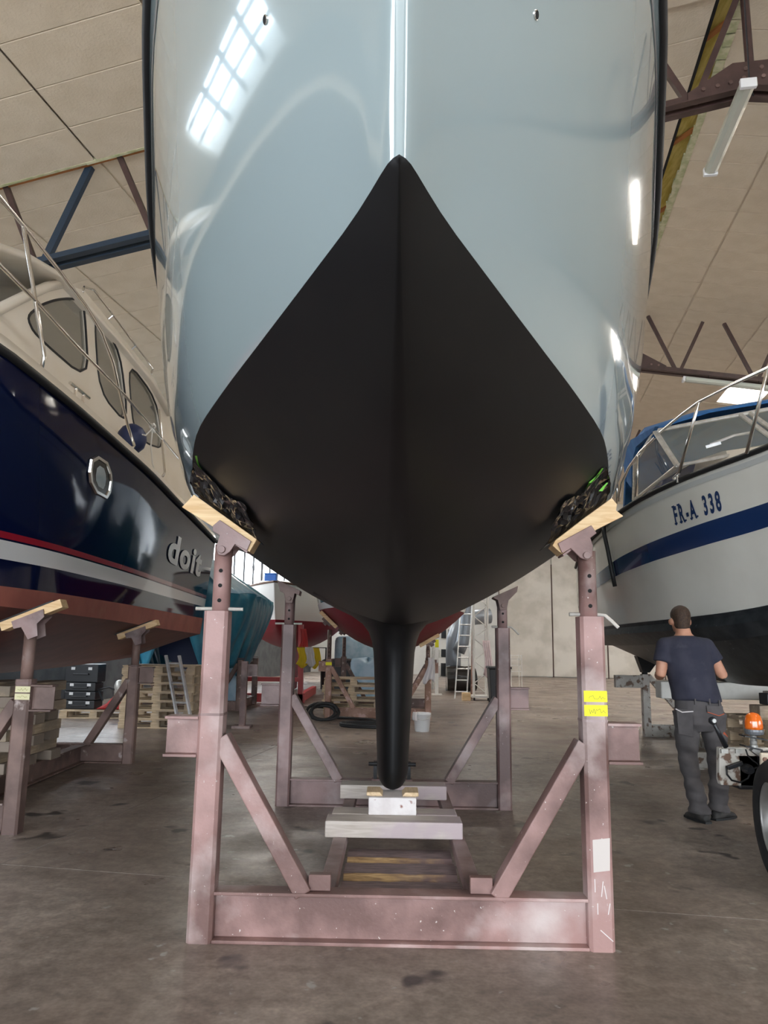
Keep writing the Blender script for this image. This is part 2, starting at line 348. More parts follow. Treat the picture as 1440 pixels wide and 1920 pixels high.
def proj(p):
    q = np.array(p)-CAM; D = q@_fw; return (720+F*(q@_rt)/max(D, .01), 960-F*(q@_up)/max(D, .01)) if D > .1 else (9e3, 9e3)
PM = {}
cols = [(KH*(-6.62+1.26*i), KH*(-5.36+1.26*i)) for i in range(6)]+[(.94*KH, RIDGE_GAP)]+[(S0+.02, 3.0*KH)]+[(KH*(3.0+1.26*i), KH*(4.26+1.26*i)) for i in range(5)]
npan = 0
for (a, b_) in cols:
    left = b_ <= S0
    for k in range(-8, 34):
        t0 = (6.22+.5*k)*KH; c = ((a+b_)/2, t0+.25*KH)
        if any(h[0] < b_ and h[2] > a and h[1] < t0+.5*KH and h[3] > t0 for h in SKY): continue
        px, py = proj(hp(*c, rz(c[0])))
        if not (-620 < px < 2000 and -520 < py < 900) or (430 < px < 1150) or (left and t0 > 12.4*KH) or t0 > 17.6*KH or npan >= 296: continue
        w = round(b_-a, 3)
        if w not in PM: PM[w] = panel_mesh(w, .5*KH)
        dz = -.05 if (left and t0 < 6.1*KH) else 0
        inst(PM[w], 'ceiling_board', None, ceil_l if left else ceil_r, hp(*c, rz(c[0])+.010+dz), (0, -math.atan(SL) if left else math.atan(SL), -HALL)); npan += 1
# torn edge where the near ceiling ends (left) and the open ridge slot with yellow insulation
e = MB(); TE = 6.2*KH
for k in range(14):
    a = (-7.2+.5*k)*KH; b_ = a+.5*KH; e.prism([hp(a, TE, rz(a)-.055), hp(b_, TE, rz(b_)-.055), hp(b_, TE+.04, rz(b_)-.05-.012*rnd.random()), hp(a, TE+.04, rz(a)-.05-.012*rnd.random())], (0, 0, .05))
tr = structure(e.build('trim_1', 'torn_foam'))
sa_, sb_ = -7.2*KH, -.3*KH
MB().prism([hp(sa_, TE+.045, rz(sa_)-.03), hp(sb_, TE+.045, rz(sb_)-.03), hp(sb_, TE+.1, rz(sb_)-.03), hp(sa_, TE+.1, rz(sa_)-.03)], (0, 0, .035)).build('batten', 'rust_batten', tr)
ins = structure(MB().prism([hp(RIDGE_GAP-.1, FRONT_T, rz(RIDGE_GAP)+.13), hp(S0+.25, FRONT_T, rz(S0)+.06), hp(S0+.25, TFAR, rz(S0)+.06), hp(RIDGE_GAP-.1, TFAR, rz(RIDGE_GAP)+.13)], (0, 0, .1)).build('trim_2', 'insulation'))
for t in np.arange(4.0, 24, 1.9):
    MB().beam(hp(RIDGE_GAP-.02, t+.5, rz(RIDGE_GAP)+.10), hp(S0+.1, t, rz(S0)+.04), .07, .03).build('batten', 'rust_batten', ins)
MB().beam(hp(RIDGE_GAP+.01, 4, rz(RIDGE_GAP)+.06), hp(RIDGE_GAP+.01, 24, rz(RIDGE_GAP)+.06), .045, .09).build('purlin', 'hole_black', ins)
ed = MB()
for k in range(70):
    t = 4.5+.2*k; j = .015+.035*rnd.random()
    ed.prism([hp(S0-.02-j, t, rz(S0)-.02), hp(S0+.06, t, rz(S0)-.02), hp(S0+.06, t+.21, rz(S0)-.02), hp(S0-.02-j*rnd.random(), t+.21, rz(S0)-.02)], (0, 0, .03))
ed.build('torn_edge', 'torn_foam', ins)
# walls
def wall(name, p, q, z0, z1f, m, th=.25, inward=(0, 0)):
    (s0, t0), (s1, t1) = p, q
    d = np.array(hp(inward[0]*-th, inward[1]*-th, 0))
    return structure(MB().prism([hp(s0, t0, z0), hp(s1, t1, z0), hp(s1, t1, z1f(s1)), hp((s0+s1)/2, (t0+t1)/2, z1f((s0+s1)/2)), hp(s0, t0, z1f(s0))], d).build(name, m))
rzo = lambda s: rz(s)+.10
def strip_wall(name, s, zz, sg, wn, a=-7.5, b_=34.5, n=42):
    t0, t1 = FRONT_T, TFAR; z0, z1 = zz; d = hp(-sg*.25, 0, 0)
    w = MB(); q = lambda ta, tb, za, zb: w.prism([hp(s, ta, za), hp(s, tb, za), hp(s, tb, zb), hp(s, ta, zb)], d)
    q(t0, t1, 0, z0); q(t0, t1, z1, rz(s)+.1); q(t0, a, z0, z1); q(b_, t1, z0, z1)
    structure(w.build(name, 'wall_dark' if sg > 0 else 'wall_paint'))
    f = MB()
    for k in range(n+1): t = a+(b_-a)*k/n; f.beam(hp(s-sg*.1, t, z0), hp(s-sg*.1, t, z1), .05 if k % 6 else .12, .05, up=hp(1, 0, 0))
    for z in (z0+.03, z1-.03, (z0+z1)/2): f.beam(hp(s-sg*.1, a, z), hp(s-sg*.1, b_, z), .05, .05)
    o = structure(f.build(wn, 'dark_steel'))
    for k in range(7):
        ta = a+(b_-a)*k/7+.06; tb = a+(b_-a)*(k+1)/7-.06
        MB().prism([hp(s-sg*.14, ta, z0), hp(s-sg*.14, tb, z0), hp(s-sg*.14, tb, z1), hp(s-sg*.14, ta, z1)], hp(-sg*.006, 0, 0)).build('pane', 'pane_clear', o)
glass('pane_clear', (.8, .85, .88), opacity=.10)
strip_wall('wall_left', SLEFT, WL, 1, 'window_1'); strip_wall('wall_right', SRIGHT, WR_, -1, 'window_40', -7.5, 4.5, 14)  # right strip window is unseen, added to light the navy yacht's side
wb = structure(MB().prism([hp(SLEFT, TFAR, 0), hp(SRIGHT, TFAR, 0), hp(SRIGHT, TFAR, rzo(SRIGHT)), hp(S0, TFAR, Z0+.1), hp(SLEFT, TFAR, rzo(SLEFT))], hp(0, .25, 0)).build('wall_back', 'wall_paint'))
for k in range(9):        # big metal sheets of the far door, seams between them
    a = 4.2-2.45*2+2.45*k
    if a+2.4 > SRIGHT: break
    MB().prism([hp(a+.03, TFAR-.06, .03), hp(a+2.42, TFAR-.06, .03), hp(a+2.42, TFAR-.06, min(5.6, rz(a+2.4)-.3)), hp(a+.03, TFAR-.06, min(5.6, rz(a)-.3))], hp(0, .05, 0)).build('door_sheet', 'sheet_metal', wb)
    MB().beam(hp(a, TFAR-.02, 0), hp(a, TFAR-.02, 5.2), .1, .04, up=hp(1, 0, 0)).build('seam', 'seam_brown', wb)
wf = MB()
wf.prism([hp(SLEFT, FRONT_T, 0), hp(DOOR[0], FRONT_T, 0), hp(DOOR[0], FRONT_T, rzo(DOOR[0])), hp(SLEFT, FRONT_T, rzo(SLEFT))], hp(0, -.25, 0))
wf.prism([hp(DOOR[1], FRONT_T, 0), hp(SRIGHT, FRONT_T, 0), hp(SRIGHT, FRONT_T, rzo(SRIGHT)), hp(DOOR[1], FRONT_T, rzo(DOOR[1]))], hp(0, -.25, 0))
wf.prism([hp(DOOR[0], FRONT_T, DOOR[2]), hp(DOOR[1], FRONT_T, DOOR[2]), hp(DOOR[1], FRONT_T, rzo(DOOR[1])), hp(S0, FRONT_T, Z0+.1), hp(DOOR[0], FRONT_T, rzo(DOOR[0]))], hp(0, -.25, 0))
structure(wf.build('wall_front', 'wall_paint'))
for k, (s, h, r) in enumerate(((-15.2, 9, .07), (-14.3, 11, .06), (-13.6, 10, .05), (-12.9, 12, .07), (-12.0, 10, .06), (-11.3, 11, .06))):
    t = 33+1.1*(k % 3)+.4*k
    o = MB(); o.tube([hp(s, t, 0), hp(s, t, h)], r, 8); 
    rt = thing('yacht_mast', 'bare grey yacht mast with crosstrees standing outside beyond the strip window', 'mast', hp(s, t, 0), 'masts outside the strip window')
    o.build('pole', 'zinc', rt); MB().beam(hp(s-.7, t, 4.2), hp(s+.7, t, 4.2), .05, .04).build('crosstree', 'zinc', rt)
    for q in (-1, 1): MB().tube([hp(s+q*.7, t, 0), hp(s+q*.7, t, 4.2), hp(s, t, h-.2)], .014, 5).build('stay', 'dark_steel', rt)
# roof trusses
def truss(t, label):
    r = thing('roof_truss', label, 'truss', hp(S0, t, rz(S0)-1.0*KH))
    cz = lambda s: rz(s)-.98*KH
    def chord(a, b, m):
        for q in (-.05, .05):
            MB().beam(hp(a, t+q, cz(a)), hp(b, t+q, cz(b)), .014, .12).build('chord', m, r)
            MB().beam(hp(a, t+q*1.7, cz(a)-.054), hp(b, t+q*1.7, cz(b)-.054), .09, .014).build('chord_flange', m, r)
    chord(SLEFT, -1.6*KH, 'truss_blue'); chord(-1.6*KH, S0, 'truss_brown'); chord(S0, SRIGHT, 'truss_brown')
    nd = [(-4.68+1.26*k)*KH for k in range(-7, 18)]
    for k, s in enumerate(nd):
        if s > SRIGHT-.8 or s < SLEFT+.7: continue
        for q, tp in ((-1, s-.46*KH), (1, s+.46*KH)):
            if (s-S0)*(tp-S0) < 0 or abs(s-S0) < .3*KH: continue
            mm = ('truss_blue' if (s < -4*KH and q > 0) else 'truss_brown')
            MB().beam(hp(s+q*.04, t+q*.02, cz(s)), hp(tp, t+q*.02, rz(tp)-.01), .09 if mm == 'truss_blue' else .066, .066, up=hp(0, 1, 0)).build('web', mm, r)
    MB().tube([hp(S0, t, cz(S0)+.1), hp(S0, t, Z0-.02)], .045, 10).build('king_post', 'truss_brown', r)
    MB().beam(hp(S0, t-.01, Z0+.0), hp(S0+.06, t-1.7, Z0+.02), .10, .10).build('ridge_beam', 'truss_brown', r)
    G_ = .55*KH; gp = [hp(S0-G_, t-.08, cz(S0-G_)-.06), hp(S0, t-.08, cz(S0)-.06), hp(S0+G_, t-.08, cz(S0+G_)-.06), hp(S0+G_, t-.08, cz(S0+G_)+.07), hp(S0+.16*KH, t-.08, cz(S0)+.26), hp(S0-.16*KH, t-.08, cz(S0)+.26), hp(S0-G_, t-.08, cz(S0-G_)+.07)]
    g = MB().prism(gp, hp(0, .015, 0)).build('gusset_plate', 'truss_brown', r)
    for x, z in ((-.42, -.02), (-.3, 0), (-.19, .02), (-.08, .05), (-.06, .14), (.07, .14), (.08, .05), (.3, 0), (.42, -.02)):
        MB().lathe([(.022, 0), (.022, .022)], hp(S0+x*KH, t-.10, cz(S0)+z*KH), 8, ax=hp(0, 1, 0)).build('bolt', 'steel_brown', g)
    return r
truss(6.3*KH, 'steel roof truss with bolted ridge gusset, blue on one side and brown on the other')
truss(13.1*KH, 'thin brown steel roof truss with a strip lamp fixed along its lower chord')
truss(19.9*KH, 'far brown steel roof truss beyond the one carrying the strip lamp')
truss(-.5, 'steel roof truss crossing above the open bow of the hall near its door')
# strip lamps
def strip_lamp(label, p, q, dropw=None):
    p = np.array(p); q = np.array(q); d = (q-p)/np.linalg.norm(q-p); r = thing('strip_lamp', label, 'lamp', (p+q)/2)
    MB().beam(p, q, .13, .03).build('housing', 'lamp_body', r, bevel=.006)
    up = np.cross(np.cross(d, (0, 0, 1)), d)
    MB().loft([[c+np.cross(d, (0, 0, 1))*x+up*z for x, z in ((-.075, -.015), (-.07, -.06), (-.03, -.085), (.03, -.085), (.07, -.06), (.075, -.015))] for c in (p+d*.03, q-d*.03)]).build('cover', 'lamp_cover', r)
    for c in (p, q): MB().box(c-up*.04, (.16, .05, .10), np.array([np.cross(d, (0, 0, 1)), d, up]).T).build('end_cap', 'plastic_white', r, bevel=.008)
    for k in (.25, .75):
        c = p+(q-p)*k; MB().tube([c, c+np.array((0, 0, dropw or .1))], .006, 5).build('hanger', 'dark_steel', r)
    return r
strip_lamp('long strip lamp with ribbed clear cover hanging below the ridge gusset', hp(1.99*KH, 5.95*KH, EYE+4.68*KH), hp(1.98*KH, 7.15*KH, EYE+4.68*KH), .14)
strip_lamp('strip lamp fixed along the lower chord of the thin brown truss', hp(2.95*KH, 13.0*KH, rz(2.95*KH)-1.12*KH), hp(4.55*KH, 13.0*KH, rz(4.55*KH)-1.12*KH), .13)
solo(MB().tube([hp(q*KH, w*KH, EYE+h*KH) for q, w, h in ((1.9, 5.6, 5.72), (2.05, 6.1, 4.75), (2.1, 6.18, 4.70))], .008, 5), 'power_cable', 'dark_steel', 'thin dark cable running down beside the king post to the strip lamp', 'cable')

# ------------------------------------------------------------------ sailing yachts
def yacht_hull(root, x0f, y0, zw, Lw, Ls, rake, bwf, bsf, zbf, zsf, nf, m_top, m_bot, nu=56, nt=14, nb=14, ztop=None):
    us = [0, .0012, .003, .006, .012]+[(i/nu)**1.35 for i in range(2, nu+1)]
    us = sorted(set(us))
    def sec(u):
        dw = u*Lw; ds = u*Ls; bw = bwf(dw)+.012*(1-math.exp(-dw/.012)); bs = bsf(ds)+.012*(1-math.exp(-ds/.012)); zb = zbf(dw); zs = zsf(ds); n = nf(dw)
        dz = max(zw-zb, .02); m = bw/(n*dz)*(zs-zw)/max(bs-bw, .03); m = min(max(m, 1.05), 5)
        return dw, ds, bw, bs, zb, zs, n, m
    def top(u, t):
        dw, ds, bw, bs, zb, zs, n, m = sec(u); y = (y0+dw)*(1-t)+(y0-rake+ds)*t
        return bw+(bs-bw)*(1-(1-t)**m), y, zw+(zs-zw)*t
    def bot(u, q):
        dw, ds, bw, bs, zb, zs, n, m = sec(u); return bw*q, y0+dw, zb+(zw-zb)*q**n
    def W(p, sg): return (x0f(p[1])+sg*p[0], p[1], p[2])
    T = MB(); rows = []
    for sg, seq in ((-1, us[::-1]), (1, us[1:])):
        for u in seq: rows.append([W(top(u, j/nt), sg) for j in range(nt+1)])
    T.loft(rows, closed=False); T.build('topsides', m_top, root, smooth=True)
    B = MB(); rows = []
    for u in us: rows.append([W(bot(u, 1-j/nb), -1) for j in range(nb)]+[W(bot(u, j/nb), 1) for j in range(nb+1)])
    B.loft(rows, closed=False); B.build('bottom', m_bot, root, smooth=True)
    tr = [W(bot(1, 1-j/nb), -1) for j in range(nb)]+[W(bot(1, j/nb), 1) for j in range(nb+1)]+[W(top(1, j/nt), 1) for j in range(1, nt+1)]+[W(top(1, 1-j/nt), -1) for j in range(nt)]
    MB().add(tr, [list(range(len(tr)))]).build('transom', m_top, root)
    dk = []
    for u in us: l = W(top(u, 1), -1); r = W(top(u, 1), 1); dk.append([l, ((l[0]+r[0])/2, l[1], l[2]+.06*(r[0]-l[0])/3), r])
    MB().loft(dk, closed=False).build('deck', 'white_paint', root, smooth=True)
    return us, top, bot, W
YX = lambda y: .002+.011*(y-1.26)
yacht = thing('sailing_yacht', 'glossy pale blue-grey sailing yacht with matt black bottom and fin keel, in pink cradle', 'yacht', (0.02, 5.5, .45))
us, ytop, ybot, YW = yacht_hull(yacht, YX, 1.26, 2.35, 9.8, 10.8, .76,
    pch([0, .2, .45, .9, 1.4, 1.9, 2.2, 2.6, 3.2, 4, 5, 6, 7.5, 9, 9.8], [0, .080, .198, .415, .655, .875, .975, 1.09, 1.23, 1.38, 1.5, 1.55, 1.47, 1.15, .9]),
    pch([0, .5, 1, 1.65, 2.24, 3.15, 3.85, 4.95, 6.5, 8, 9.5, 10.8], [0, .288, .542, .832, 1.028, 1.298, 1.46, 1.70, 1.87, 1.9, 1.75, 1.5]),
    pch([0, .3, .9, 1.7, 2.7, 3.7, 5, 6.5, 8, 9.8], [2.34, 2.19, 1.99, 1.79, 1.63, 1.57, 1.55, 1.6, 1.8, 2.15]),
    pch([0, 2, 4, 7, 10.8], [3.66, 3.56, 3.46, 3.4, 3.42]), pch([0, 2, 3, 10], [1.12, 1.25, 1.42, 1.42]), 'hull_blue_grey', 'antifoul_black')
for sg in (-1, 1):
    pts = [np.array(YW(ytop(u, 1), sg)) for u in us if u > .001]
    MB().tube([p+np.array((sg*.006, 0, .012)) for p in pts], .022, 6).build('toe_rail', 'black_rubber', yacht, smooth=True)
    a = [np.array(YW(ytop(u, .90), sg))+np.array((sg*.002, -.001, -.001)) for u in us if u > .001]; b = [np.array(YW(ytop(u, .918), sg))+np.array((sg*.002, -.001, -.001)) for u in us if u > .001]
    MB().loft([[p, q] for p, q in zip(a, b)], closed=False).build('cove_stripe', 'stripe_grey', yacht, smooth=True)
def nearest_on_hull(px, py, sg):
    best = None
    for u in np.linspace(.01, .5, 300):
        for t in np.linspace(0.02, 1, 50):
            q = proj(YW(ytop(u, t), sg)); d = (q[0]-px)**2+(q[1]-py)**2
            if best is None or d < best[0]: best = (d, u, t)
    _, u, t = best; p = np.array(YW(ytop(u, t), sg)); du = np.array(YW(ytop(u+.004, t), sg))-p; dt = np.array(YW(ytop(u, t+.02), sg))-p
    n = np.cross(du, dt); n /= np.linalg.norm(n)
    if n[0]*sg < 0: n = -n
    return p, n
for px, py, sg in ((503, 33, -1), (1000, 31, 1)):
    p, n = nearest_on_hull(px, py, sg)
    d = MB().lathe([(.0105, -.01), (.0105, .002), (.009, .003), (.009, .001)], p, 14, ax=n).build('drain_outlet', 'chrome', yacht)
    MB().lathe([(.0085, -.01), (.0085, .0025)], p, 12, ax=n).build('opening', 'hole_black', d)
# keel with filleted root
KX = .02
kz = [.452, .462, .485, .52, .6, .8, 1.05, 1.25, 1.38, 1.46, 1.53, 1.59, 1.65, 1.72, 1.80]
kh = pch(kz, [.072, .092, .106, .114, .118, .126, .140, .150, .158, .172, .198, .245, .33, .46, .62])
kle = pch(kz, [5.40, 5.36, 5.34, 5.325, 5.315, 5.30, 5.28, 5.26, 5.24, 5.21, 5.16, 5.09, 5.0, 4.88, 4.75]); kte = pch([.452, 1.4, 1.8], [6.75, 7.0, 7.5])
def foil(z, n=40):
    a, b, h = kle(z), kte(z), kh(z); out = []
    for k in range(n):
        th = 2*PI*k/n; c = (1-math.cos(th))/2 if th <= PI else (1-math.cos(2*PI-th))/2
        prof = (c**.5*(1-c)**.9)/.401; out.append((KX+(h*prof if th > PI else -h*prof), a+(b-a)*c, z))
    return out
K = MB().loft([foil(z) for z in kz]).build('keel', 'antifoul_black', yacht, smooth=True)
p = Yp(740, 1141, 5.02); MB().lathe([(.036, -.02), (.036, .012), (.028, .016)], (KX+.005, p[1], p[2]), 18, ax=(0, -.6, -.8)).build('echo_sounder', 'stripe_grey', yacht, smooth=False)
MB().prism([(.10, 10.3, 2.0), (.10, 10.85, 2.1), (.10, 10.8, 1.0), (.10, 10.45, .95)], (.06, 0, 0)).build('rudder', 'antifoul_black', yacht, bevel=.02)
for px, py in ((960, 1052), (889, 1083)):
    q = Yp(px, py, 4.35); 
# green masking tape tails at the pads
def tape(px, y):
    P = [Yp(a, b, y) for a, b in px]
    return P
def on_hull_y(y, x):
    """height of the hull bottom at y and offset x from the centre line"""
    u = (y-1.26)/9.8; b1 = ybot(u, 1)[0]; q = abs(x-YX(y))/b1
    if q <= 1: return ybot(u, q)[2]
    for t in np.linspace(0, 1, 200):
        if ytop(u, t)[0] >= abs(x-YX(y)): return ytop(u, t)[2]
    return 2.6

# ------------------------------------------------------------------ cradles
def frame(root, xl, xr, y, ph, m='steel_mauve', pw=.125, bh=.235, stub=.17, brace=True, sides=(1, 1), base=True, yaw=0., bm=None, zst=.965, foot=None, scale=1.):
    """one cross frame: posts, base beam, braces, stub beams. Returns dict of post objects"""
    posts = []
    if base:
        bo = MB().ibeam((xl+pw/2, y, bh/2), (xr-pw/2, y, bh/2), .115, bh, .016, .012).build('base_beam', bm or m, root, bevel=.003)
    for sg, x, on in ((-1, xl, sides[0]), (1, xr, sides[1])):
        if not on: posts.append(None); continue
        p = MB(); h = pw/2; c = .016
        oct_ = [(-h+c, -h), (h-c, -h), (h, -h+c), (h, h-c), (h-c, h), (-h+c, h), (-h, h-c), (-h, -h+c)]
        p.loft([[(x+a, y+b, z) for a, b in oct_] for z in (0, ph)])
        po = p.build('post', m, root); posts.append(po)
        w = MB(); w.loft([[(x+a*1.035, y+b*1.035, z) for a, b in oct_] for z in (zst+.105, zst+.118)]); w.build('weld_seam', 'steel_mauve', po)
        if stub: MB().ibeam((x+sg*h, y, zst), (x+sg*(h+stub), y, zst), .11, .20, .014, .012).build('stub_beam', m, root, bevel=.002)
        if brace:
            xe = x-sg*min(.50, (xr-xl)*.26)
            a = (x-sg*h*.8, y, .96); b = (xe, y, bh-.01)
            MB().beam(a, b, .085, .105, up=(0, 1, 0)).build('brace', m, root, bevel=.006)
    return posts
def jack(root, po, x, y, ph, zt, r=.047, holes=3, m='steel_mauve', handle=0, pin=True):
    t = MB().tube([(x, y, ph-.02), (x, y, zt)], r, 20).build('jack_tube', m, root, smooth=False)
    t.data.polygons.foreach_set('use_smooth', [len(p_.vertices) == 4 for p_ in t.data.polygons])
    for k in range(holes):
        z = ph+.055+.078*k
        MB().lathe([(.0105, -.001), (.0105, .003)], (x, y-r-.0012+.0, z), 12, axis='y').build('pin_hole', 'hole_black', t)
    if pin:
        if handle: MB().tube([(x-.10, y-.0, ph+.012), (x+.06, y, ph+.012), (x+.085, y-.01, ph+.008), (x+.115, y-.02, ph-.02), (x+.145, y-.035, ph-.055)], .0095, 8).build('locking_pin', 'zinc', root)
        else: MB().tube([(x-.13, y-.01, ph+.012), (x+.12, y-.01, ph+.012)], .0095, 8).build('locking_pin', 'zinc', root)
    return t
def saddle(root, poly, y, m, pivot, depth=.15, bevel=.003):
    """twin cheek plates traced in the x-z plane with a pivot bolt; poly is list of (x,z)"""
    o = MB().prism([(a, y-depth/2, b) for a, b in poly], (0, .012, 0)).build('saddle_plate', m, root, bevel=bevel)
    MB().prism([(a, y+depth/2-.012, b) for a, b in poly], (0, .012, 0)).build('saddle_plate', m, root, bevel=bevel)
    MB().lathe([(.018, -.012), (.020, -.008), (.020, depth+.004)], (pivot[0], y-depth/2, pivot[1]), 14, axis='y').build('pivot_bolt', m, o)
    return o
CY1, CY2, CXL, CXR, CPH = 3.97, 7.05, -.917, 1.037, 1.60
cradle = thing('yacht_cradle', 'mauve-pink welded steel boat cradle under the black-bottomed yacht', 'cradle', (.06, CY1, 0))
pf = frame(cradle, CXL, CXR, CY1, CPH, 'steel_pink', bm='steel_pink')
pb = frame(cradle, -.958, 1.030, CY2, CPH, 'steel_mauve')
for sg in (-1, 1):
    MB().beam((.065+sg*.375, CY1+.05, .20), (.065+sg*.375, CY2-.05, .20), .085, .07).build('side_rail', 'painted_timber' if 0 else 'steel_mauve', cradle, bevel=.004)
    MB().beam((.06+sg*.40, CY1-.02, .275), (.06+sg*.40, CY1+.03, .275), .11, .075).build('rail_stop', 'steel_pink', cradle, bevel=.003)
def pix(poly, y): return [(float(q[0]), float(q[2])) for q in (Yp(a, b, y) for a, b in poly)]
jack(cradle, pf[0], CXL+.012, CY1, CPH, 1.955, m='steel_pink'); jack(cradle, pf[1], CXR-.005, CY1, CPH, 1.945, m='steel_pink', handle=1)
jack(cradle, pb[0], -.958, CY2, CPH, 1.90); jack(cradle, pb[1], 1.03, CY2, CPH, 1.88, handle=1)
yf = CY1-.085
saddle(cradle, pix([(398, 985), (411, 974), (470, 1014), (462, 1032), (440, 1020), (430, 1034), (420, 1041), (408, 1040), (404, 1027), (411, 1003), (398, 995)], yf), CY1-.0, 'steel_mauve', pix([(415, 1030)], yf)[0])
saddle(cradle, pix([(1047, 1018), (1110, 984), (1120, 999), (1108, 1008), (1113, 1022), (1112, 1042), (1102, 1050), (1090, 1046), (1071, 1028), (1055, 1037)], yf), CY1, 'steel_pink', pix([(1101, 1041)], yf)[0])
for A_, B_, m_s in (((403, 993), (462, 1034), 'steel_mauve'), ((1058, 1040), (1116, 997), 'steel_pink')):
    (xa_, za_), (xb_, zb_s) = pix([A_, B_], yf); MB().beam((xa_, CY1, za_), (xb_, CY1, zb_s), .124, .010, up=(0, 0, 1)).build('saddle_base', m_s, cradle)
for sg, x, zt in ((-1, -.958, 1.99), (1, 1.03, 1.955)):
    saddle(cradle, [(x-.10+sg*.02, zt-.02-sg*.045), (x+.12+sg*.02, zt-.02+sg*.055), (x+.11+sg*.02, zt-.07+sg*.05), (x+.05, zt-.10), (x+.03, zt-.19), (x-.03, zt-.19), (x-.05, zt-.10), (x-.09, zt-.08)], CY2, 'steel_brown', (x, zt-.15))
# yellow and other notes on the right front post
xr_, yr_ = CXR, CY1-.0625-.0012
def scribble(parent, x, y, z, w, h, n, mt='ink'):
    b = MB(); r2 = random.Random(n); pts = []
    for k in range(n): pts.append((x-w/2+w*k/(n-1), y, z+h*(r2.random()-.5)))
    for a, c in zip(pts[:-1], pts[1:]): b.beam(a, c, .0022, .0004, up=(0, 1, 0))
    return b.build('handwriting', mt, parent)
for dz, nn in ((1.198, 13), (1.128, 15)):
    nt_ = MB().box((xr_+.002, yr_, dz), (.118, .002, .055)).build('yellow_note', 'note_yellow', pf[1], label='yellow paper note with handwriting')
    scribble(nt_, xr_+.01, yr_-.0014, dz-.004, .085, .026, nn)
MB().prism([(xr_-.035, yr_, .36), (xr_+.045, yr_, .37), (xr_+.05, yr_, .52), (xr_-.035, yr_, .51)], (0, .001, 0)).build('bare_patch', mat('patch_white', (.52, .47, .44), rough=.7), pf[1])
ck = MB()
for x, z, dx, dz in ((-.03, .27, 0, .06), (0, .25, .01, .07), (.025, .24, -.01, .06), (-.01, .1, .06, -.05), (-.02, .17, .0, .05), (.03, .17, .01, .05)): ck.beam((xr_+x, yr_+.0004, z), (xr_+x+dx, yr_+.0004, z+dz), .004, .0008, up=(0, 1, 0))
ck.build('chalk_marks', 'white_cloth', pf[1])
# timber pads, plastic and tape on the front saddles
PAD_W = .118
solo(MB().prism([(a, CY1-PAD_W/2, b) for a, b in pix([(338, 949), (361, 925), (420, 967), (480, 1010), (466, 1034), (400, 988)], yf)], (0, PAD_W, 0)), 'support_pad', 'pine', 'pale pine pad clamped in the saddle beside the navy motor yacht', 'wooden pad', bevel=.004)
solo(MB().prism([(a, CY1-PAD_W/2, b) for a, b in pix([(1038, 1022), (1043, 1012), (1100, 968), (1150, 932), (1160, 944), (1158, 955), (1172, 966), (1120, 992), (1056, 1038)], yf)], (0, PAD_W, 0)), 'support_pad', 'pine', 'split pine pad in the red-pink saddle on the side of the white cabin cruiser', 'wooden pad', bevel=.003)
def plastic(sg, xa, xb, lab):
    r2 = random.Random(3 if sg < 0 else 5); NU, NV = 30, 15
    J = [[(r2.uniform(-1, 1), r2.uniform(-1, 1), r2.random()**1.5) for _ in range(NV)] for _ in range(NU)]
    def fn(u, v):
        i, j = round(u*(NU-1)), round(v*(NV-1)); a, b, c = J[i][j]
        vv = v+.02*b; x = xa+(xb-xa)*(u+.012*a)+sg*.03*(1-v)*math.sin(7*u+1); y = CY1-.30+.37*vv+.05*math.sin(9*u+2)*(1-v); bl = ybot((y-1.26)/9.8, 1)[0]*.985; x = YX(y)+max(-bl, min(bl, x-YX(y))); z = on_hull_y(y, x)
        ridge = .5+.5*math.sin(23*u+5*v+1.2*math.sin(9*v)); lift = (.012+.032*c+.030*ridge)*(.25+.75*min(1, v*2.0))
        zo = z-.008-lift*.8; k = min(1, max(0, (v-.5)/.36)); k = k*k*(3-2*k)
        zp = (2.23+(abs(x)-1.084)*.72 if sg < 0 else 2.237+(abs(x)-1.187)*.742)+.008+.012*c*(v < .9)
        return (x-sg*-.3*lift*(1-k), y-.55*lift*(1-.6*k), zo*(1-k)+zp*k if zp < zo else zo)
    return solo(MB().grid(fn, NU, NV), 'plastic_sheet', 'plastic_black', lab, 'plastic sheet', smooth=False, thick=.002)
plastic(-1, -1.17, -.70, 'crumpled shiny black plastic between the hull and the pad on the navy boat side')
plastic(1, 1.25, .80, 'crumpled shiny black plastic between the hull and the split pad')
def tape_strip(path, y, w, lab, y_off=.012):
    P = []
    for a, b in path:          # first place where the line of sight meets the hull, a little in front of it
        yy = 2.0
        while yy < 4.4:
            q = Yp(a, b, yy)
            if abs(q[0]-YX(yy)) < ytop((yy-1.26)/9.8, .3)[0]*.995 and q[2] > on_hull_y(yy, q[0]): break
            yy += .004
        P.append(Yp(a, b, min(yy-y_off, y)))
    b = MB()
    L_ = [np.array(p)+np.array((-w/2*(1-.6*i/(len(P)-1)), 0, 0)) for i, p in enumerate(P)]; R_ = [np.array(p)+np.array((w/2*(1-.6*i/(len(P)-1)), .004*(i % 2), 0)) for i, p in enumerate(P)]
    b.loft([[l, r] for l, r in zip(L_, R_)], closed=False)
    return solo(b, 'masking_tape', 'tape_green', lab, 'tape', thick=.001, group=None)
tape_strip([(1100, 922), (1107, 905), (1120, 893), (1130, 878)], 3.95, .022, 'torn green masking tape tail curling over the black bottom above the split pad', .05)
tape_strip([(1126, 921), (1132, 913), (1139, 905)], 3.76, .02, 'short green masking tape end at the plastic above the split pad', .075)
tape_strip([(368, 855), (372, 872), (382, 888)], 3.95, .014, 'thin green masking tape strip along the waterline edge on the navy boat side')
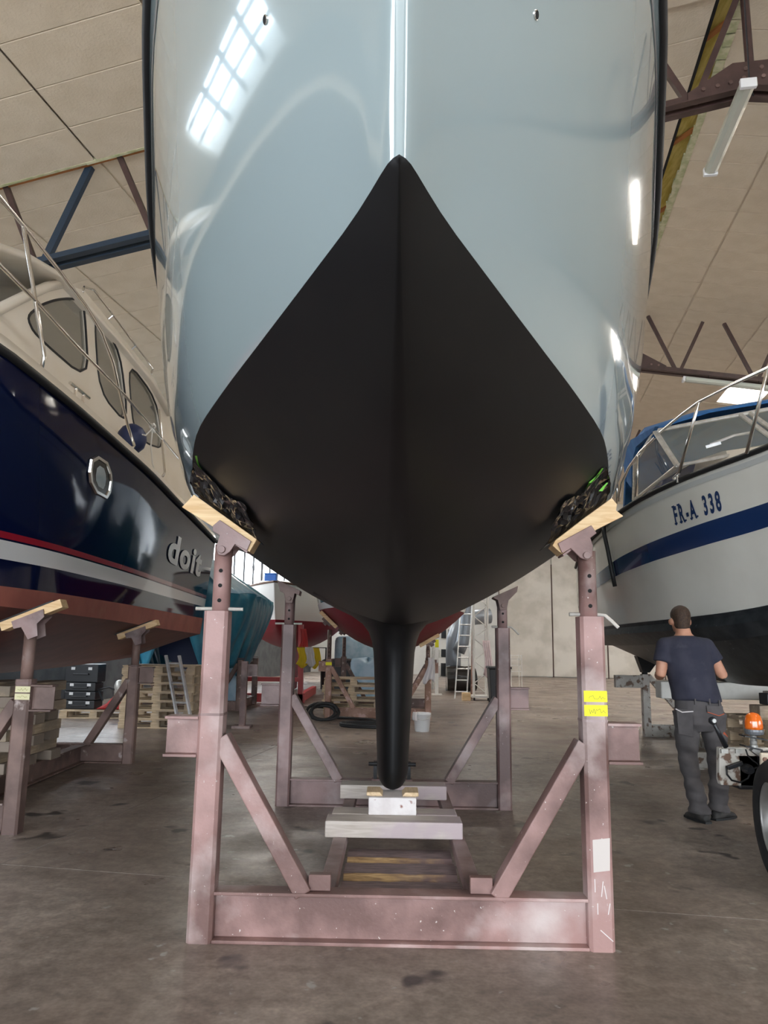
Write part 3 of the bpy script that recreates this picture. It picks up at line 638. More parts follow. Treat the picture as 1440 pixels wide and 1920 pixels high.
# blocking under the keel: sleepers, planks, block and wedges, logs
def timber(c, d, label, m='painted_timber', name='timber_plank', rotz=0., group=None, cat='timber', bevel=.008):
    R = np.array(Matrix.Rotation(rotz, 3, 'Z'))
    return solo(MB().box((0, 0, d[2]/2), d, R), name, m, label, cat, loc=None, group=group, bevel=bevel), c
def put(oc): o, c = oc; o.location = c; return o
RT = .236
put(timber((.03, 5.08, RT), (.87, .20, .10), 'front one of two grey timbers lying side by side under the keel block'))
put(timber((.035, 5.295, RT), (.83, .21, .10), 'rear one of two grey timbers lying side by side under the keel block'))
put(timber((.03, 6.27, RT), (.84, .20, .105), 'old grey-brown timber lying across the rails behind the keel'))
put(timber((KX, 5.30, RT+.1005), (.315, .28, .11), 'white-painted block with flaking patches standing under the keel tip', mat('white_flaked', (.60, .55, .54), (.68, .64, .63), rough=.8, scale=7, bump=.6, bscale=25, col3=(.25, .10, .075), thr3=(.62, .66), scale3=7), 'keel_block', cat='block'))
KB = RT+.211
for sg, lab in ((-1, 'small pine wedge beside the keel tip, on the navy boat side of the block'), (1, 'small pine wedge beside the keel tip, on the white cruiser side of the block')):
    x = KX+sg*.118; solo(MB().prism([(x-.055, 5.20, KB), (x+.055, 5.20, KB), (x+.055*(1 if sg > 0 else .6), 5.20, KB+.026), (x-.055*(1 if sg < 0 else .6), 5.20, KB+.026)], (0, .2, 0)), 'wedge', 'pine_y', lab, 'wedge', bevel=.006)
for k, (y, r, z) in enumerate(((4.25, .105, .10), (4.63, .10, .095), (5.0, .095, .085))):
    r2 = random.Random(k); rg = []; tops = []
    lg = thing('log', ('flattened bark log between the cradle rails, next to the base beam', 'middle flattened bark log between the cradle rails', 'bark log between the cradle rails, half under the grey timbers')[k], 'log', (.065, y, 0))
    for i in range(11):
        x = -.255+.645*i/10; rr = r*(1+.05*(r2.random()-.5)); ring = []; zt = z+r*.62
        for j in range(18):
            a = 2*PI*j/18; ring.append((x, y+rr*1.3*math.cos(a)+.006*r2.uniform(-1, 1), min(max(z+rr*math.sin(a), .001), zt)))
        rg.append(ring); tops.append([(x, y-r*.98+.01*r2.uniform(-1, 1), zt+.001), (x, y, zt+.006+.003*r2.random()), (x, y+r*1.05+.01*r2.uniform(-1, 1), zt+.001)])
    MB().loft(rg).build('log_body', 'log_bark', lg); MB().loft(tops, closed=False).build('hewn_top', mat('dusty_mauve', (.17, .125, .125), (.27, .20, .20), rough=.8, scale=7, bump=.4, bscale=30, stretch=(1, 5, 1)), lg, smooth=True)
gk = thing('keel_guide', 'dark steel keel guide standing on the rear base beam behind the keel', 'bracket', (KX, 6.98, .236))
for sg in (-1, 1):
    MB().box((KX+sg*.15, 6.98, .32), (.03, .08, .166)).build('upright', 'dark_steel', gk)
    MB().tube([(KX+sg*.13, 6.94, .385), (KX+sg*.21, 6.94, .385)], .018, 10).build('screw', 'dark_steel', gk)
MB().box((KX, 6.98, .246), (.36, .10, .02)).build('base_plate', 'steel_mauve', gk)
# ------------------------------------------------------------------ motor boats
class MHull:
    def __init__(s, o, ang, L, l, bs, zs, bc, zc, zk, rake=.8, bulge=.04):
        s.o = np.array(o, float); s.a = np.array((math.sin(ang), math.cos(ang), 0)); s.n = np.array((math.cos(ang), -math.sin(ang), 0)); s.L = L
        s.bs, s.zs, s.bc, s.zc, s.zk = (pch(l, q) for q in (bs, zs, bc, zc, zk)); s.rake = rake; s.bulge = bulge
    def at(s, l, b, z, side=1): return s.o+s.a*l+s.n*(b*side)+np.array((0, 0, z))
    def top(s, l, t, side=1, off=0.):
        b = s.bs(l)+(s.bc(l)-s.bs(l))*t+s.bulge*math.sin(PI*t)*min(1, l/1.5)+off; ll = l+s.rake*t*max(0, 1-l/s.L)**5
        return s.at(ll, max(b, 0), s.zs(l)+(s.zc(l)-s.zs(l))*t, side)
    def bot(s, l, t, side=1):
        ll = l+s.rake*(1+.5*t)*max(0, 1-l/s.L)**5
        return s.at(ll, s.bc(l)*(1-t), s.zc(l)+(s.zk(l)-s.zc(l))*(t**1.1), side)
    def ls(s, n=48): return [s.L*(i/n)**1.4 for i in range(n+1)]
    def patch(s, t0, t1, off, side=1, nt=6, l0=0, l1=None, n=48):
        l1 = l1 or s.L; f0 = t0 if callable(t0) else (lambda l: t0); f1 = t1 if callable(t1) else (lambda l: t1)
        return MB().loft([[s.top(l, f0(l)+(f1(l)-f0(l))*j/nt, side, off) for j in range(nt+1)] for l in [l0+(l1-l0)*(i/n)**1.25 for i in range(n+1)]], closed=False)
    def shell(s, root, m_top, m_bot, m_deck, nt=10):
        T = MB(); rows = []
        for sd, seq in ((-1, s.ls()[::-1]), (1, s.ls()[1:])):
            for l in seq: rows.append([s.top(l, j/nt, sd) for j in range(nt+1)])
        T.loft(rows, closed=False).build('topsides', m_top, root, smooth=True)
        B = MB(); B.loft([[s.bot(l, j/5, -1) for j in range(6)]+[s.bot(l, 1-j/5, 1) for j in range(1, 6)] for l in s.ls()], closed=False).build('bottom', m_bot, root, smooth=True)
        E_ = [s.top(s.L, j/nt, 1) for j in range(nt+1)]+[s.bot(s.L, j/5, 1) for j in range(1, 6)]+[s.bot(s.L, 1-j/5, -1) for j in range(1, 6)]+[s.top(s.L, 1-j/nt, -1) for j in range(1, nt+1)]
        MB().add(E_, [list(range(len(E_)))]).build('transom', m_top, root)
        MB().loft([[s.top(l, 0, -1), s.at(l, 0, s.zs(l)+.05), s.top(l, 0, 1)] for l in s.ls()], closed=False).build('deck', m_deck, root)
def text_mesh(body, size, bold=0.):
    c = bpy.data.curves.new('t', 'FONT'); c.body = body; c.size = size; c.offset = bold; c.resolution_u = 4
    o = bpy.data.objects.new('t', c); COL.objects.link(o); dg = bpy.context.evaluated_depsgraph_get(); dg.update()
    me = bpy.data.meshes.new_from_object(o.evaluated_get(dg)); bpy.data.objects.remove(o)
    bm = bmesh.new(); bm.from_mesh(me); bmesh.ops.triangulate(bm, faces=bm.faces[:]); 
    for _ in range(2): bmesh.ops.subdivide_edges(bm, edges=[e for e in bm.edges if e.calc_length() > size*.25], cuts=1)
    bmesh.ops.triangulate(bm, faces=bm.faces[:]); bm.verts.ensure_lookup_table()
    V = [tuple(v.co) for v in bm.verts]; Fc = [[v.index for v in f.verts] for f in bm.faces]; bm.free(); bpy.data.meshes.remove(me)
    return V, Fc
def solve_top(h, l, z, iters=1): return (h.zs(l)-z)/(h.zs(l)-h.zc(l))

# ---- navy motor yacht
NB = MHull((-4.42, 2.0, 0), math.radians(-1.0), 11.4, [0, .6, 1.5, 2.5, 3.2, 4.5, 6, 8, 10, 11.4], [0, .55, 1.12, 1.50, 1.66, 1.71, 1.70, 1.60, 1.48, 1.40],
    [3.85, 3.76, 3.66, 3.56, 3.50, 3.44, 3.39, 3.33, 3.28, 3.24], [0, .25, .72, 1.20, 1.44, 1.57, 1.54, 1.42, 1.29, 1.21], [2.1, 2.0, 1.86, 1.74, 1.69, 1.66, 1.64, 1.60, 1.57, 1.55], [1.85, 1.45, 1.2, 1.1, 1.04, 1.03, 1.03, 1.04, 1.08, 1.12], rake=.9, bulge=0.)
navy = thing('motor_yacht', 'navy blue motor yacht with cream cabin, red and white stripes and maroon bottom', 'motor yacht', (-4.45, 7.5, 1.0))
NB.shell(navy, 'navy_gloss', 'antifoul_maroon', 'cream_gelcoat')
tz = lambda z: (lambda l: min(1, solve_top(NB, l, z)))
for sd in (-1, 1):
    NB.patch(tz(1.83), 1.0, .004, sd).build('red_waterline_band', 'antifoul_red', navy, smooth=True)
    NB.patch(tz(2.17), tz(2.03), .004, sd).build('white_stripe', 'stripe_white', navy, smooth=True)
    NB.patch(tz(2.235), tz(2.185), .004, sd).build('red_stripe', 'stripe_red', navy, smooth=True)
    MB().tube([NB.top(l, .02, sd, .02) for l in NB.ls()], .035, 8).build('rubbing_strake', 'black_rubber', navy, smooth=True)
    MB().loft([[NB.top(l, 0, sd, .0), NB.top(l, 0, sd, -.02)+np.array((0, 0, .10)), NB.top(l, 0, sd, -.10)+np.array((0, 0, .115)), NB.top(l, 0, sd, -.12)+np.array((0, 0, .0))] for l in NB.ls()], closed=False).build('toe_rail', 'cream_gelcoat', navy, smooth=True)
# lettering on the side
def letters(h, body, l0, z0, size, bold, m, root, direction=1, side=1, gap=0., sx=1., slope=0., off=.008):
    adv = 0
    for ch in body:
        if ch == ' ': adv += size*.33*sx; continue
        V, Fc = text_mesh(ch, size, bold); w = max(v[0] for v in V)
        P = []
        for x, y, z in V:
            l = l0+direction*(adv+x*sx); P.append(h.top(l, solve_top(h, l, z0+y+slope*(adv+x*sx)), side, off))
        MB().add(P, Fc).build('letter', m, root, fix=False); adv += w*sx+gap
pA = Xp(316, 1055, -2.99); pB = Xp(395, 1090, -3.12)
letters(NB, 'doit', pA[1]-2.0, 2.50, .54, .017, 'letter_grey', navy, 1, 1, gap=.10, sx=2.6, slope=0, off=.014)
# porthole
pc = Xp(185, 893, -2.83); l_c = pc[1]-2.0; z_c = pc[2]
def port(r1, r2, off): return [NB.top(l_c+x*r1, solve_top(NB, l_c+x*r1, z_c+z*r2), 1, off) for x, z in ((-.55, 1), (.3, 1), (.8, .55), (1, .1), (1, -.55), (.75, -1), (-.2, -1), (-.8, -.6), (-1, -.1), (-1, .6))]
r1, r2 = .30, .175
b = MB(); b.loft([port(r1*1.0, r2*1.0, .003), port(r1*.98, r2*.97, .022), port(r1*.84, r2*.82, .022), port(r1*.8, r2*.78, -.02), port(r1*.62, r2*.66, -.055)], cap=(False, False))
po = b.build('porthole', 'chrome', navy, smooth=False)
MB().add(port(r1*.83, r2*.81, .0095), [list(range(10))]).build('porthole_recess', mat('port_dark', (.06, .06, .06), rough=.15, metal=.7), po)
MB().add(port(r1*.45, r2*.55, .012), [list(range(10))]).build('porthole_glass', glass('port_glass', (.45, .55, .6), opacity=.9), po)
# cabin: sides lean inward, follow the boat axis
cx = lambda y: -4.44-.017*(y-5); HWC = lambda y, z: 1.17-.16*(z-3.5)
cn = np.array((1, .017, .16)); cp = np.array((cx(8)+1.17, 8, 3.5))
def CP(px, py, off=0.): return Pp(px, py, cp+np.array((off, 0, 0)), cn)
def mirror(p): c = cx(p[1]); return np.array((2*c-p[0], p[1], p[2]))
side_poly = [(0, 600), (42, 588), (80, 560), (118, 545), (150, 552), (200, 610), (286, 712), (325, 800), (345, 905), (300, 880), (240, 838), (150, 735), (60, 645), (0, 592)]
outer = [CP(-60, 640), CP(-20, 590), CP(40, 560), CP(85, 540), CP(118, 533), CP(155, 545), CP(200, 600), CP(286, 706), CP(318, 780), CP(352, 890)]
base = [np.array((cx(p[1])+HWC(p[1], 3.4), p[1], 3.36)) for p in outer]
panes = [[(45, 594), (72, 572), (100, 562), (130, 559), (148, 566), (155, 580), (163, 716), (60, 627)],
         [(173, 601), (184, 608), (222, 658), (238, 800), (182, 734)],
         [(236, 676), (290, 748), (304, 842), (272, 832), (246, 806)]]
def chaikin(pts, n=2):
    for _ in range(n):
        out = []
        for i in range(len(pts)):
            a, b = np.array(pts[i], float), np.array(pts[(i+1) % len(pts)], float); out += [tuple(a*.8+b*.2), tuple(a*.2+b*.8)]
        pts = out
    return pts
panes = [chaikin(q) for q in panes]
def cabin_side(flip):
    f_ = (lambda p: mirror(p)) if flip else (lambda p: p)
    # ring strip: fill between outer outline + base with pane holes by triangulated polygon with holes
    me = bmesh.new(); edges = []
    def loop(pts):
        vs = [me.verts.new(tuple(f_(p))) for p in pts]; edges.extend([me.edges.new((vs[i], vs[(i+1) % len(vs)])) for i in range(len(vs))])
    loop(list(outer)+list(base[::-1]))
    for pn in panes: loop([CP(*q) for q in pn])
    bmesh.ops.triangle_fill(me, use_beauty=True, use_dissolve=False, edges=edges)
    b = MB(); me.verts.ensure_lookup_table(); me.verts.index_update(); b.add([tuple(v.co) for v in me.verts], [[v.index for v in f.verts] for f in me.faces]); me.free()
    return b
for fl in (False, True):
    cs = cabin_side(fl).build('cabin_side', 'cream_gelcoat', navy, thick=.04)
    for pn in panes:
        P = [CP(*q) for q in pn]; Q = [mirror(p) if fl else p for p in P]
        MB().add(Q, [list(range(len(Q)))]).build('window_pane', 'window_glass', navy)
        if not fl: MB().tube([p+np.array((.022, 0, .0)) for p in Q], .014, 6, closed=True).build('window_seal', 'black_rubber', navy)
# cross walls, windscreen and roof
fr = [outer[i] for i in (1, 2, 3, 4)]
W_ = MB().loft([[p, mirror(p)] for p in fr], closed=False).build('windscreen', 'window_glass', navy)
MB().loft([[p, mirror(p)] for p in (base[0], outer[0], outer[1])], closed=False).build('coach_roof_front', 'cream_gelcoat', navy)
MB().loft([[p, mirror(p)] for p in (outer[7], outer[8], outer[9], base[9])], closed=False).build('cabin_back', 'cream_gelcoat', navy)
for i in (2, 3, 4): pass
for s_ in (0, 1):
    MB().tube([(mirror(p) if s_ else p)+np.array((.012*(1-2*s_), 0, .012)) for p in outer[0:5]], .05, 10).build('windscreen_pillar', 'cream_gelcoat', navy, smooth=True)
roof_edge = [Pp(a, b_, cp+np.array((.10, 0, 0)), cn) for a, b_ in ((-45, 452), (0, 462), (57, 480), (112, 512), (152, 556), (220, 632), (286, 712), (322, 775))]
rf = []
for p in roof_edge:
    q = mirror(p); c = (p+q)/2
    rf.append([p+np.array((0, 0, -.05)), p+np.array((.02, 0, .0)), p+np.array((-.06, 0, .05)), c*.5+p*.5+np.array((0, 0, .13)), c+np.array((0, 0, .16)), c*.5+q*.5+np.array((0, 0, .13)), q+np.array((.06, 0, .05)), q+np.array((-.02, 0, 0)), q+np.array((0, 0, -.05)), c+np.array((0, 0, -.02))])
MB().loft(rf).build('cabin_roof', 'cream_gelcoat', navy, smooth=True)
hr = [Pp(a, b_, cp+np.array((.02, 0, 0)), cn) for a, b_ in ((155, 548), (158, 538), (176, 543), (212, 590), (256, 650), (287, 690), (283, 702))]
hrl = MB().tube(hr, .014, 8).build('roof_handrail', 'chrome', navy, smooth=True)
for a, b_ in ((212, 590), (254, 648)):
    p = Pp(a, b_, cp+np.array((.02, 0, 0)), cn); MB().tube([p, p+np.array((-.05, -.02, -.07))], .012, 6).build('standoff', 'chrome', hrl)
# pulpit rails on the side deck
rp = np.array((-2.90, 6, 3.5)); rn = np.array((1, .045, 0))
def RP(px, py): return Pp(px, py, rp, rn)
def rail(path, r=.0165, nm='guard_rail'): return MB().tube([RP(a, b_) for a, b_ in path], r, 10).build(nm, 'chrome', navy, smooth=True)
rail([(-120, 225), (0, 370), (60, 443), (110, 506), (160, 572), (190, 622), (212, 680), (228, 750), (240, 800), (252, 835), (248, 840)])
rail([(-120, 372), (0, 497), (65, 562), (150, 655), (235, 742), (300, 818), (366, 897)])
for k, (a, b_, c) in enumerate((((44, 424), (83, 668), (78, 690)), ((298, 768), (309, 885), (305, 893)))):
    MB().tube([RP(*a), RP(*b_), RP(*c)], .0165, 10).build('stanchion', 'chrome', navy, smooth=True)
MB().tube([mirror(p)+np.array((.4, 0, 0)) for p in [RP(-120, 340), RP(0, 470), RP(80, 560)]], .0165, 8).build('guard_rail', 'chrome', navy, smooth=True)
ct = RP(172, 742); cl = MB().tube([ct+np.array((-.12, -.22, .05)), ct+np.array((-.12, .22, .05))], .018, 8).build('deck_cleat', 'chrome', navy)
for q in (-.09, .09): MB().tube([ct+np.array((-.12, q, .05)), ct+np.array((-.12, q, -.04))], .016, 8).build('cleat_foot', 'chrome', cl)
# fender ball with rope
fc = RP(272, 822)+np.array((-.16, 0, 0))
fd = thing('ball_fender', 'round navy fabric ball fender tied to the rail of the navy motor yacht', 'fender', fc)
MB().lathe([(.02, -.19), (.09, -.17), (.15, -.11), (.175, -.02), (.165, .06), (.12, .13), (.05, .17), (.02, .18)], fc, 20).build('ball', 'navy_fender', fd, smooth=True)
kp = RP(286, 803)
r2 = random.Random(4)
knot = [kp+np.array((.03*math.sin(3*a), .035*math.cos(2*a), .05*math.sin(a*1.7))) for a in np.linspace(0, 9, 40)]
MB().tube(knot, .009, 6).build('knot', 'rope_white', fd)
MB().tube([kp, RP(283, 835), RP(286, 870), RP(292, 888)], .009, 6).build('rope_tail', 'rope_white', fd); MB().tube([kp, fc+np.array((.17, -.02, .03)), fc+np.array((.16, -.1, .02))], .009, 6).build('lashing', 'rope_white', fd)

# ---- cradle of the navy yacht, timber stack and things under it
c2 = thing('motor_yacht_cradle', 'brown steel cradle under the maroon bottom of the navy motor yacht', 'cradle', (-4.4, 6, 0))
L1 = Zp(22, 1562, 0); L2 = Zp(240, 1431, 0)
q1 = frame(c2, L1[0]-3.0, L1[0], L1[1], 1.13, 'steel_brown', sides=(1, 1), bh=.22, zst=.99, stub=.17)
q2 = frame(c2, L2[0]-2.6, L2[0], L2[1], 1.12, 'steel_brown', sides=(1, 1), bh=.22, zst=1.02)
for x in (-3.55, -5.1): MB().ibeam((x, L1[1]+.06, .11), (x-.1, L2[1]-.06, .11), .12, .2).build('side_rail', 'steel_brown', c2)
for i, (P, nt2) in enumerate(((L1, 1), (L2, 0))):
    x, y = P[0], P[1]
    zt = NB.bot(y-2.0, .0)[2]; dl = (NB.o+NB.a*(y-2.0))
    bx_ = x-dl[0]; bc_ = NB.bc(y-2.0); tt = max(0, 1-bx_/bc_); zh = NB.bot(y-2.0, tt)[2]
    slope = (NB.zc(y-2.0)-NB.zk(y-2.0))/bc_; an = math.atan(slope)
    R_ = np.array(Matrix.Rotation(-an, 3, 'Y')); ctr_ = np.array((x, y, zh-.072))+R_@np.array((0, 0, -.026))
    MB().box(ctr_-np.array((0, 0, 0)), (.24, .124, .012), R_).build('saddle_base', 'steel_mauve', c2)
    jack(c2, None, x, y, 1.12, zh-.165, holes=0, m='steel_brown', pin=False)
    R = np.array(Matrix.Rotation(-an, 3, 'Y')); ctr = np.array((x, y, zh-.072))
    for yy in (-.073, .061): MB().prism([ctr+R@np.array((a, yy, c)) for a, c in ((-.13, .02), (.13, .02), (.12, -.04), (.05, -.07), (.03, -.16), (-.05, -.16), (-.07, -.05), (-.13, -.04))], (0, .012, 0)).build('saddle_plate', 'steel_mauve', c2)
    solo(MB().box(ctr+R@np.array((.02, 0, .015)), (.50, .118, .07), R), 'support_pad', 'pine', ('split pine pad with black strip under the maroon bottom, by the post with paper notes', 'pine pad under the maroon bottom at the stub-beam post further along')[i], 'wooden pad', bevel=.004)
    solo(MB().box(ctr+R@np.array((-.02, 0, .056)), (.47, .116, .012), R), 'rubber_strip', 'black_rubber', ('black strip on the split pine pad by the post with paper notes', 'black strip on the pine pad at the stub-beam post further along')[i], 'strip')
for dz, nn in ((1.055, 9), (1.0, 10)):
    o = MB().box((L1[0]+.01, L1[1]-.064, dz), (.115, .002, .045)).build('paper_note', 'note_cream', q1[1]); scribble(o, L1[0]+.01, L1[1]-.0655, dz, .08, .02, nn)
G = 'timbers in the crossed stack under the navy yacht'
tl = 1.15
NTH = ['bottom', 'second', 'third', 'fourth', 'fifth', 'sixth', 'seventh', 'eighth', 'ninth']
for k in range(8):
    z = .213+.0985*k; jx = [rnd.uniform(-.04, .04) for _ in range(3)]
    if k % 2 == 0:
        for i in range(3):
            o, c = timber((-4.05+jx[i]-.02, 7.15+.45*i, z), (tl, .2+.02*rnd.random(), .097), NTH[k]+' layer timber, weathered and squared, in the crossed stack below the navy yacht', 'old_timber', 'squared_timber', rotz=rnd.uniform(-.03, .03), group=G, bevel=.006); o.location = c
    else:
        for i in range(3):
            o, c = timber((-4.5+.45*i+jx[i], 7.6+jx[(i+1) % 3], z), (.2, tl, .097), NTH[k]+' layer timber, weathered and squared, in the crossed stack below the navy yacht', 'old_timber_y', 'squared_timber', rotz=rnd.uniform(-.03, .03), group=G, bevel=.006); o.location = c
# ladder below the stern
def ladder(name, label, p, q, w, n, wdir, m='aluminium'):
    p = np.array(p, float); q = np.array(q, float); wd = np.array(wdir, float)*w/2
    r = thing(name, label, 'ladder', p)
    for s_ in (-1, 1): MB().beam(p+wd*s_, q+wd*s_, .065, .028, up=(wd/np.linalg.norm(wd))).build('stile', m, r, bevel=.003)
    for k in range(n): c = p+(q-p)*(k+.6)/n; MB().tube([c-wd, c+wd], .016, 8).build('rung', m, r)
    return r
ladder('ladder', 'white aluminium ladder standing below the stern of the navy yacht', (-3.13, 11.9, 0), (-3.47, 12.02, 1.2), .24, 4, (.96, -.28, 0))
# pallets
def pallet(loc, label, group, rotz=0., m='pallet_wood'):
    r = thing('pallet', label, 'pallet', (0, 0, 0), group)
    for y in (-.38, 0, .38):
        MB().box((0, y, .011), (1.2, .1, .022)).build('bottom_board', m, r)
        for x in (-.53, 0, .53): MB().box((x, y, .061), (.14, .1, .078)).build('block', m, r)
    for x in (-.53, 0, .53): MB().box((x, 0, .111), (.12, .8, .022)).build('cross_board', m, r)
    for y in (-.35, -.175, 0, .175, .35): MB().box((0, y, .133), (1.2, .12, .022)).build('deck_board', m, r)
    r.location = loc; r.rotation_euler = (0, 0, rotz); return r
PAL = None
def pallets(pos, label, group):
    global PAL
    for k, (x, y, z, rz_) in enumerate(pos):
        if PAL is None: PAL = o = pallet((x, y, z), label, group, rz_)
        else: o = copy_tree(PAL); o.location = (x, y, z); o.rotation_euler = (0, 0, rz_)
        o['label'] = (label % ('bottom one' if k == 0 else NTH[k]+' one up')) if '%s' in label else label; o['group'] = group
pp = Zp(345, 1332, 0)
pallets([(-3.9+.03*(k % 2), 13.1, .145*k, .05*(-1)**k) for k in range(7)], 'wooden pallet, %s in the tall stack behind the aluminium ladder', 'pallets stacked behind the ladder')
pallets([(-.78, 15.95, .145*k, .05*(-1)**k) for k in range(5)], 'pale wooden pallet, %s in the stack behind the coiled hose', 'pallets stacked behind the hose')
# toolboxes on a pallet far left
tb = Zp(160, 1347, 0)
pallets([(tb[0]+.1, tb[1]+.4, 0, .1)], 'single wooden pallet carrying black toolboxes and a red machine', 'pallet with toolboxes')
tx, ty = tb[0], tb[1]+.35
for k, (w, h, z) in enumerate(((.58, .16, .145), (.58, .16, .307), (.56, .16, .469), (.62, .34, .631))):
    r = thing('tool_case', ('low black tool case at the bottom of the stack', 'low black tool case second from the bottom of the stack', 'low black tool case under the big toolbox', 'big black toolbox with white latches on top of the tool cases')[k], 'toolbox', (tx-.2, ty, z))
    MB().box((tx-.2, ty, z+h/2), (w, .4, h-.004)).build('body', 'plastic_dark', r, bevel=.015)
    for q in (-.16, .16): MB().box((tx-.2+q, ty-.205, z+h*.75), (.07, .012, .05)).build('latch', 'plastic_white', r)
    MB().tube([(tx-.34, ty-.2, z+h*.45), (tx-.34, ty-.235, z+h*.45), (tx-.06, ty-.235, z+h*.45), (tx-.06, ty-.2, z+h*.45)], .012, 6).build('handle', 'plastic_dark', r)
rm = thing('power_saw', 'red hand machine with pale motor lying on the pallet beside the toolboxes', 'tool', (tx+.4, ty, .146))
MB().prism([(tx+.1, ty-.2, .15), (tx+.75, ty-.2, .15), (tx+.7, ty-.2, .34), (tx+.45, ty-.2, .42), (tx+.3, ty-.2, .26)], (0, .25, 0)).build('body', 'red_paint', rm, bevel=.03)
MB().lathe([(.05, 0), (.09, .02), (.10, .2), (.07, .28), (.03, .3)], (tx+.48, ty-.05, .38), 14).build('motor', 'zinc', rm, smooth=True)
MB().tube([(tx+.2, ty-.1, .3), (tx+.1, ty-.1, .5), (tx+.3, ty-.1, .55), (tx+.42, ty-.1, .5)], .02, 8).build('handle', 'plastic_dark', rm)
# ------------------------------------------------------------------ boats further back
ry = thing('red_yacht', 'yacht with dark red bottom, white line and dark green topsides behind the black keel', 'yacht', (-.02, 16, 1.2))
RX = lambda y: -.03+.01*(y-12.6)
us2, rtop, rbot, RW = yacht_hull(ry, RX, 12.4, 2.08, 7.6, 8.4, .6,
    pch([0, .3, .8, 1.5, 2.3, 3.4, 5, 6.5, 7.6], [0, .25, .62, 1.02, 1.32, 1.5, 1.5, 1.25, .95]), pch([0, .5, 1.2, 2, 3, 4.5, 6, 8.4], [0, .45, .95, 1.3, 1.55, 1.65, 1.6, 1.25]),
    pch([0, .4, 1.2, 2.4, 4, 5.5, 7.6], [2.05, 1.8, 1.5, 1.33, 1.27, 1.38, 1.75]), pch([0, 4, 8.4], [3.9, 3.7, 3.7]), pch([0, 2, 8], [1.3, 1.9, 1.9]), 'hull_green', 'hull_red', nu=30, nt=8, nb=8)  # sheer raised out of view to give the navy hull a dark reflection
for sg in (-1, 1):
    a = [np.array(RW(rtop(u, .0), sg))+np.array((sg*.004, -.004, 0)) for u in us2]; b = [np.array(RW(rtop(u, .07), sg))+np.array((sg*.006, -.006, 0)) for u in us2]
    MB().loft([[p, q] for p, q in zip(a, b)], closed=False).build('waterline_stripe', 'stripe_white', ry, smooth=True)
MB().prism([(-.06, 15.0, 1.32), (-.06, 17.2, 1.32), (-.06, 17.0, .5), (-.06, 15.4, .5)], (.14, 0, 0)).build('keel', 'hull_red', ry, bevel=.03)
c3 = thing('red_yacht_cradle', 'rusty brown cradle with yellow note under the dark red yacht', 'cradle', (-.05, 15, 0))
f1 = frame(c3, -1.22, .72, 14.9, 1.12, 'steel_rusty', pw=.12, bh=.2, stub=.14, zst=.98); f2 = frame(c3, -1.1, .85, 17.6, 1.12, 'steel_brown', pw=.12, bh=.2, stub=.14, zst=.98)
for x, y in ((-1.22, 14.9), (.72, 14.9), (-1.1, 17.6), (.85, 17.6)):
    sg = -1 if x < 0 else 1; ur = (y-12.4)/7.6; br = rbot(ur, 1)[0]
    hz = lambda xx: rbot(ur, min(abs(xx-RX(y))/br, 1))[2]
    ang = math.atan((hz(x+.1)-hz(x-.1))/.2); R = np.array(Matrix.Rotation(-ang, 3, 'Y'))
    hb = np.array((x, y, min(hz(x), hz(x-.16)+.16*math.tan(ang), hz(x+.16)-.16*math.tan(ang)))); dn = R@np.array((0, 0, -1.))
    jack(c3, None, x, y, 1.12, hb[2]-.17/math.cos(ang), holes=4, m='steel_brown', pin=False, r=.042)
    MB().box(hb+dn*.107, (.2, .14, .05), R).build('saddle', 'steel_brown', c3); MB().box(hb+dn*.15, (.08, .09, .05), R).build('saddle_foot', 'steel_brown', c3)
    solo(MB().box(hb+dn*.045, (.44, .15, .07), R), 'support_pad', 'pine', 'weathered pine pad under the red yacht ' + (('by the yellow note' if sg < 0 else 'above the post hung with white rags') if y < 15 else ('on the rear cradle post near the trailer' if sg < 0 else 'on the rear cradle post near the rack')), 'wooden pad', bevel=.005)
MB().box((-1.22, 14.9-.062, 1.03), (.12, .003, .06)).build('yellow_note', 'note_yellow', f1[0])
wy = thing('white_yacht', 'white-hulled yacht with red bottom standing behind the blue tarpaulin', 'yacht', (-2.6, 22, 1.2))
WX = lambda y: -3.0-.02*(y-18)
us3, wtop, wbot, WW = yacht_hull(wy, WX, 19.6, 2.0, 8.5, 9.2, .5,
    pch([0, .5, 1.5, 3, 5, 7, 8.5], [0, .35, .9, 1.4, 1.6, 1.4, 1.1]), pch([0, .5, 1.5, 3, 5, 9.2], [0, .45, 1.05, 1.6, 1.75, 1.3]),
    pch([0, 1, 2.5, 5, 8.5], [1.95, 1.55, 1.3, 1.2, 1.7]), pch([0, 4, 9.2], [2.95, 2.75, 2.7]), pch([0, 2, 8], [1.3, 2, 2]), 'white_paint', 'hull_red', nu=24, nt=8, nb=8)
for sg in (-1, 1): MB().tube([np.array(WW(wtop(u, 1), sg)) for u in us3], .03, 6).build('toe_rail', mat('teak_dark', (.10, .05, .03), rough=.6), wy)
MB().box((-3.0, 23.0, 2.9), (1.7, 3.2, .5)).build('cabin', 'white_paint', wy, bevel=.08)
for x in (-.55, .55): MB().box((-3.0+x, 23.0-1.61, 3.0), (.5, .02, .14)).build('cabin_window', 'plastic_dark', wy)
MB().prism([(-3.1, 21.5, 1.3), (-3.1, 24, 1.3), (-3.1, 23.6, .02), (-3.1, 21.9, .02)], (.2, 0, 0)).build('keel', 'hull_red', wy, bevel=.03)
kb = Yp(508, 1086, 22.1); JZ = 3.152
jc = thing('jerrycan', 'blue plastic box standing on the deck of the white-hulled yacht', 'box', (kb[0], 22.1, JZ))
MB().box((kb[0], 22.1, JZ+.13), (.36, .3, .24)).build('body', mat('blue_plastic', (.02, .09, .32), rough=.35), jc, bevel=.03); MB().box((kb[0], 22.1, JZ+.255), (.38, .32, .03)).build('lid', 'blue_plastic', jc, bevel=.01)
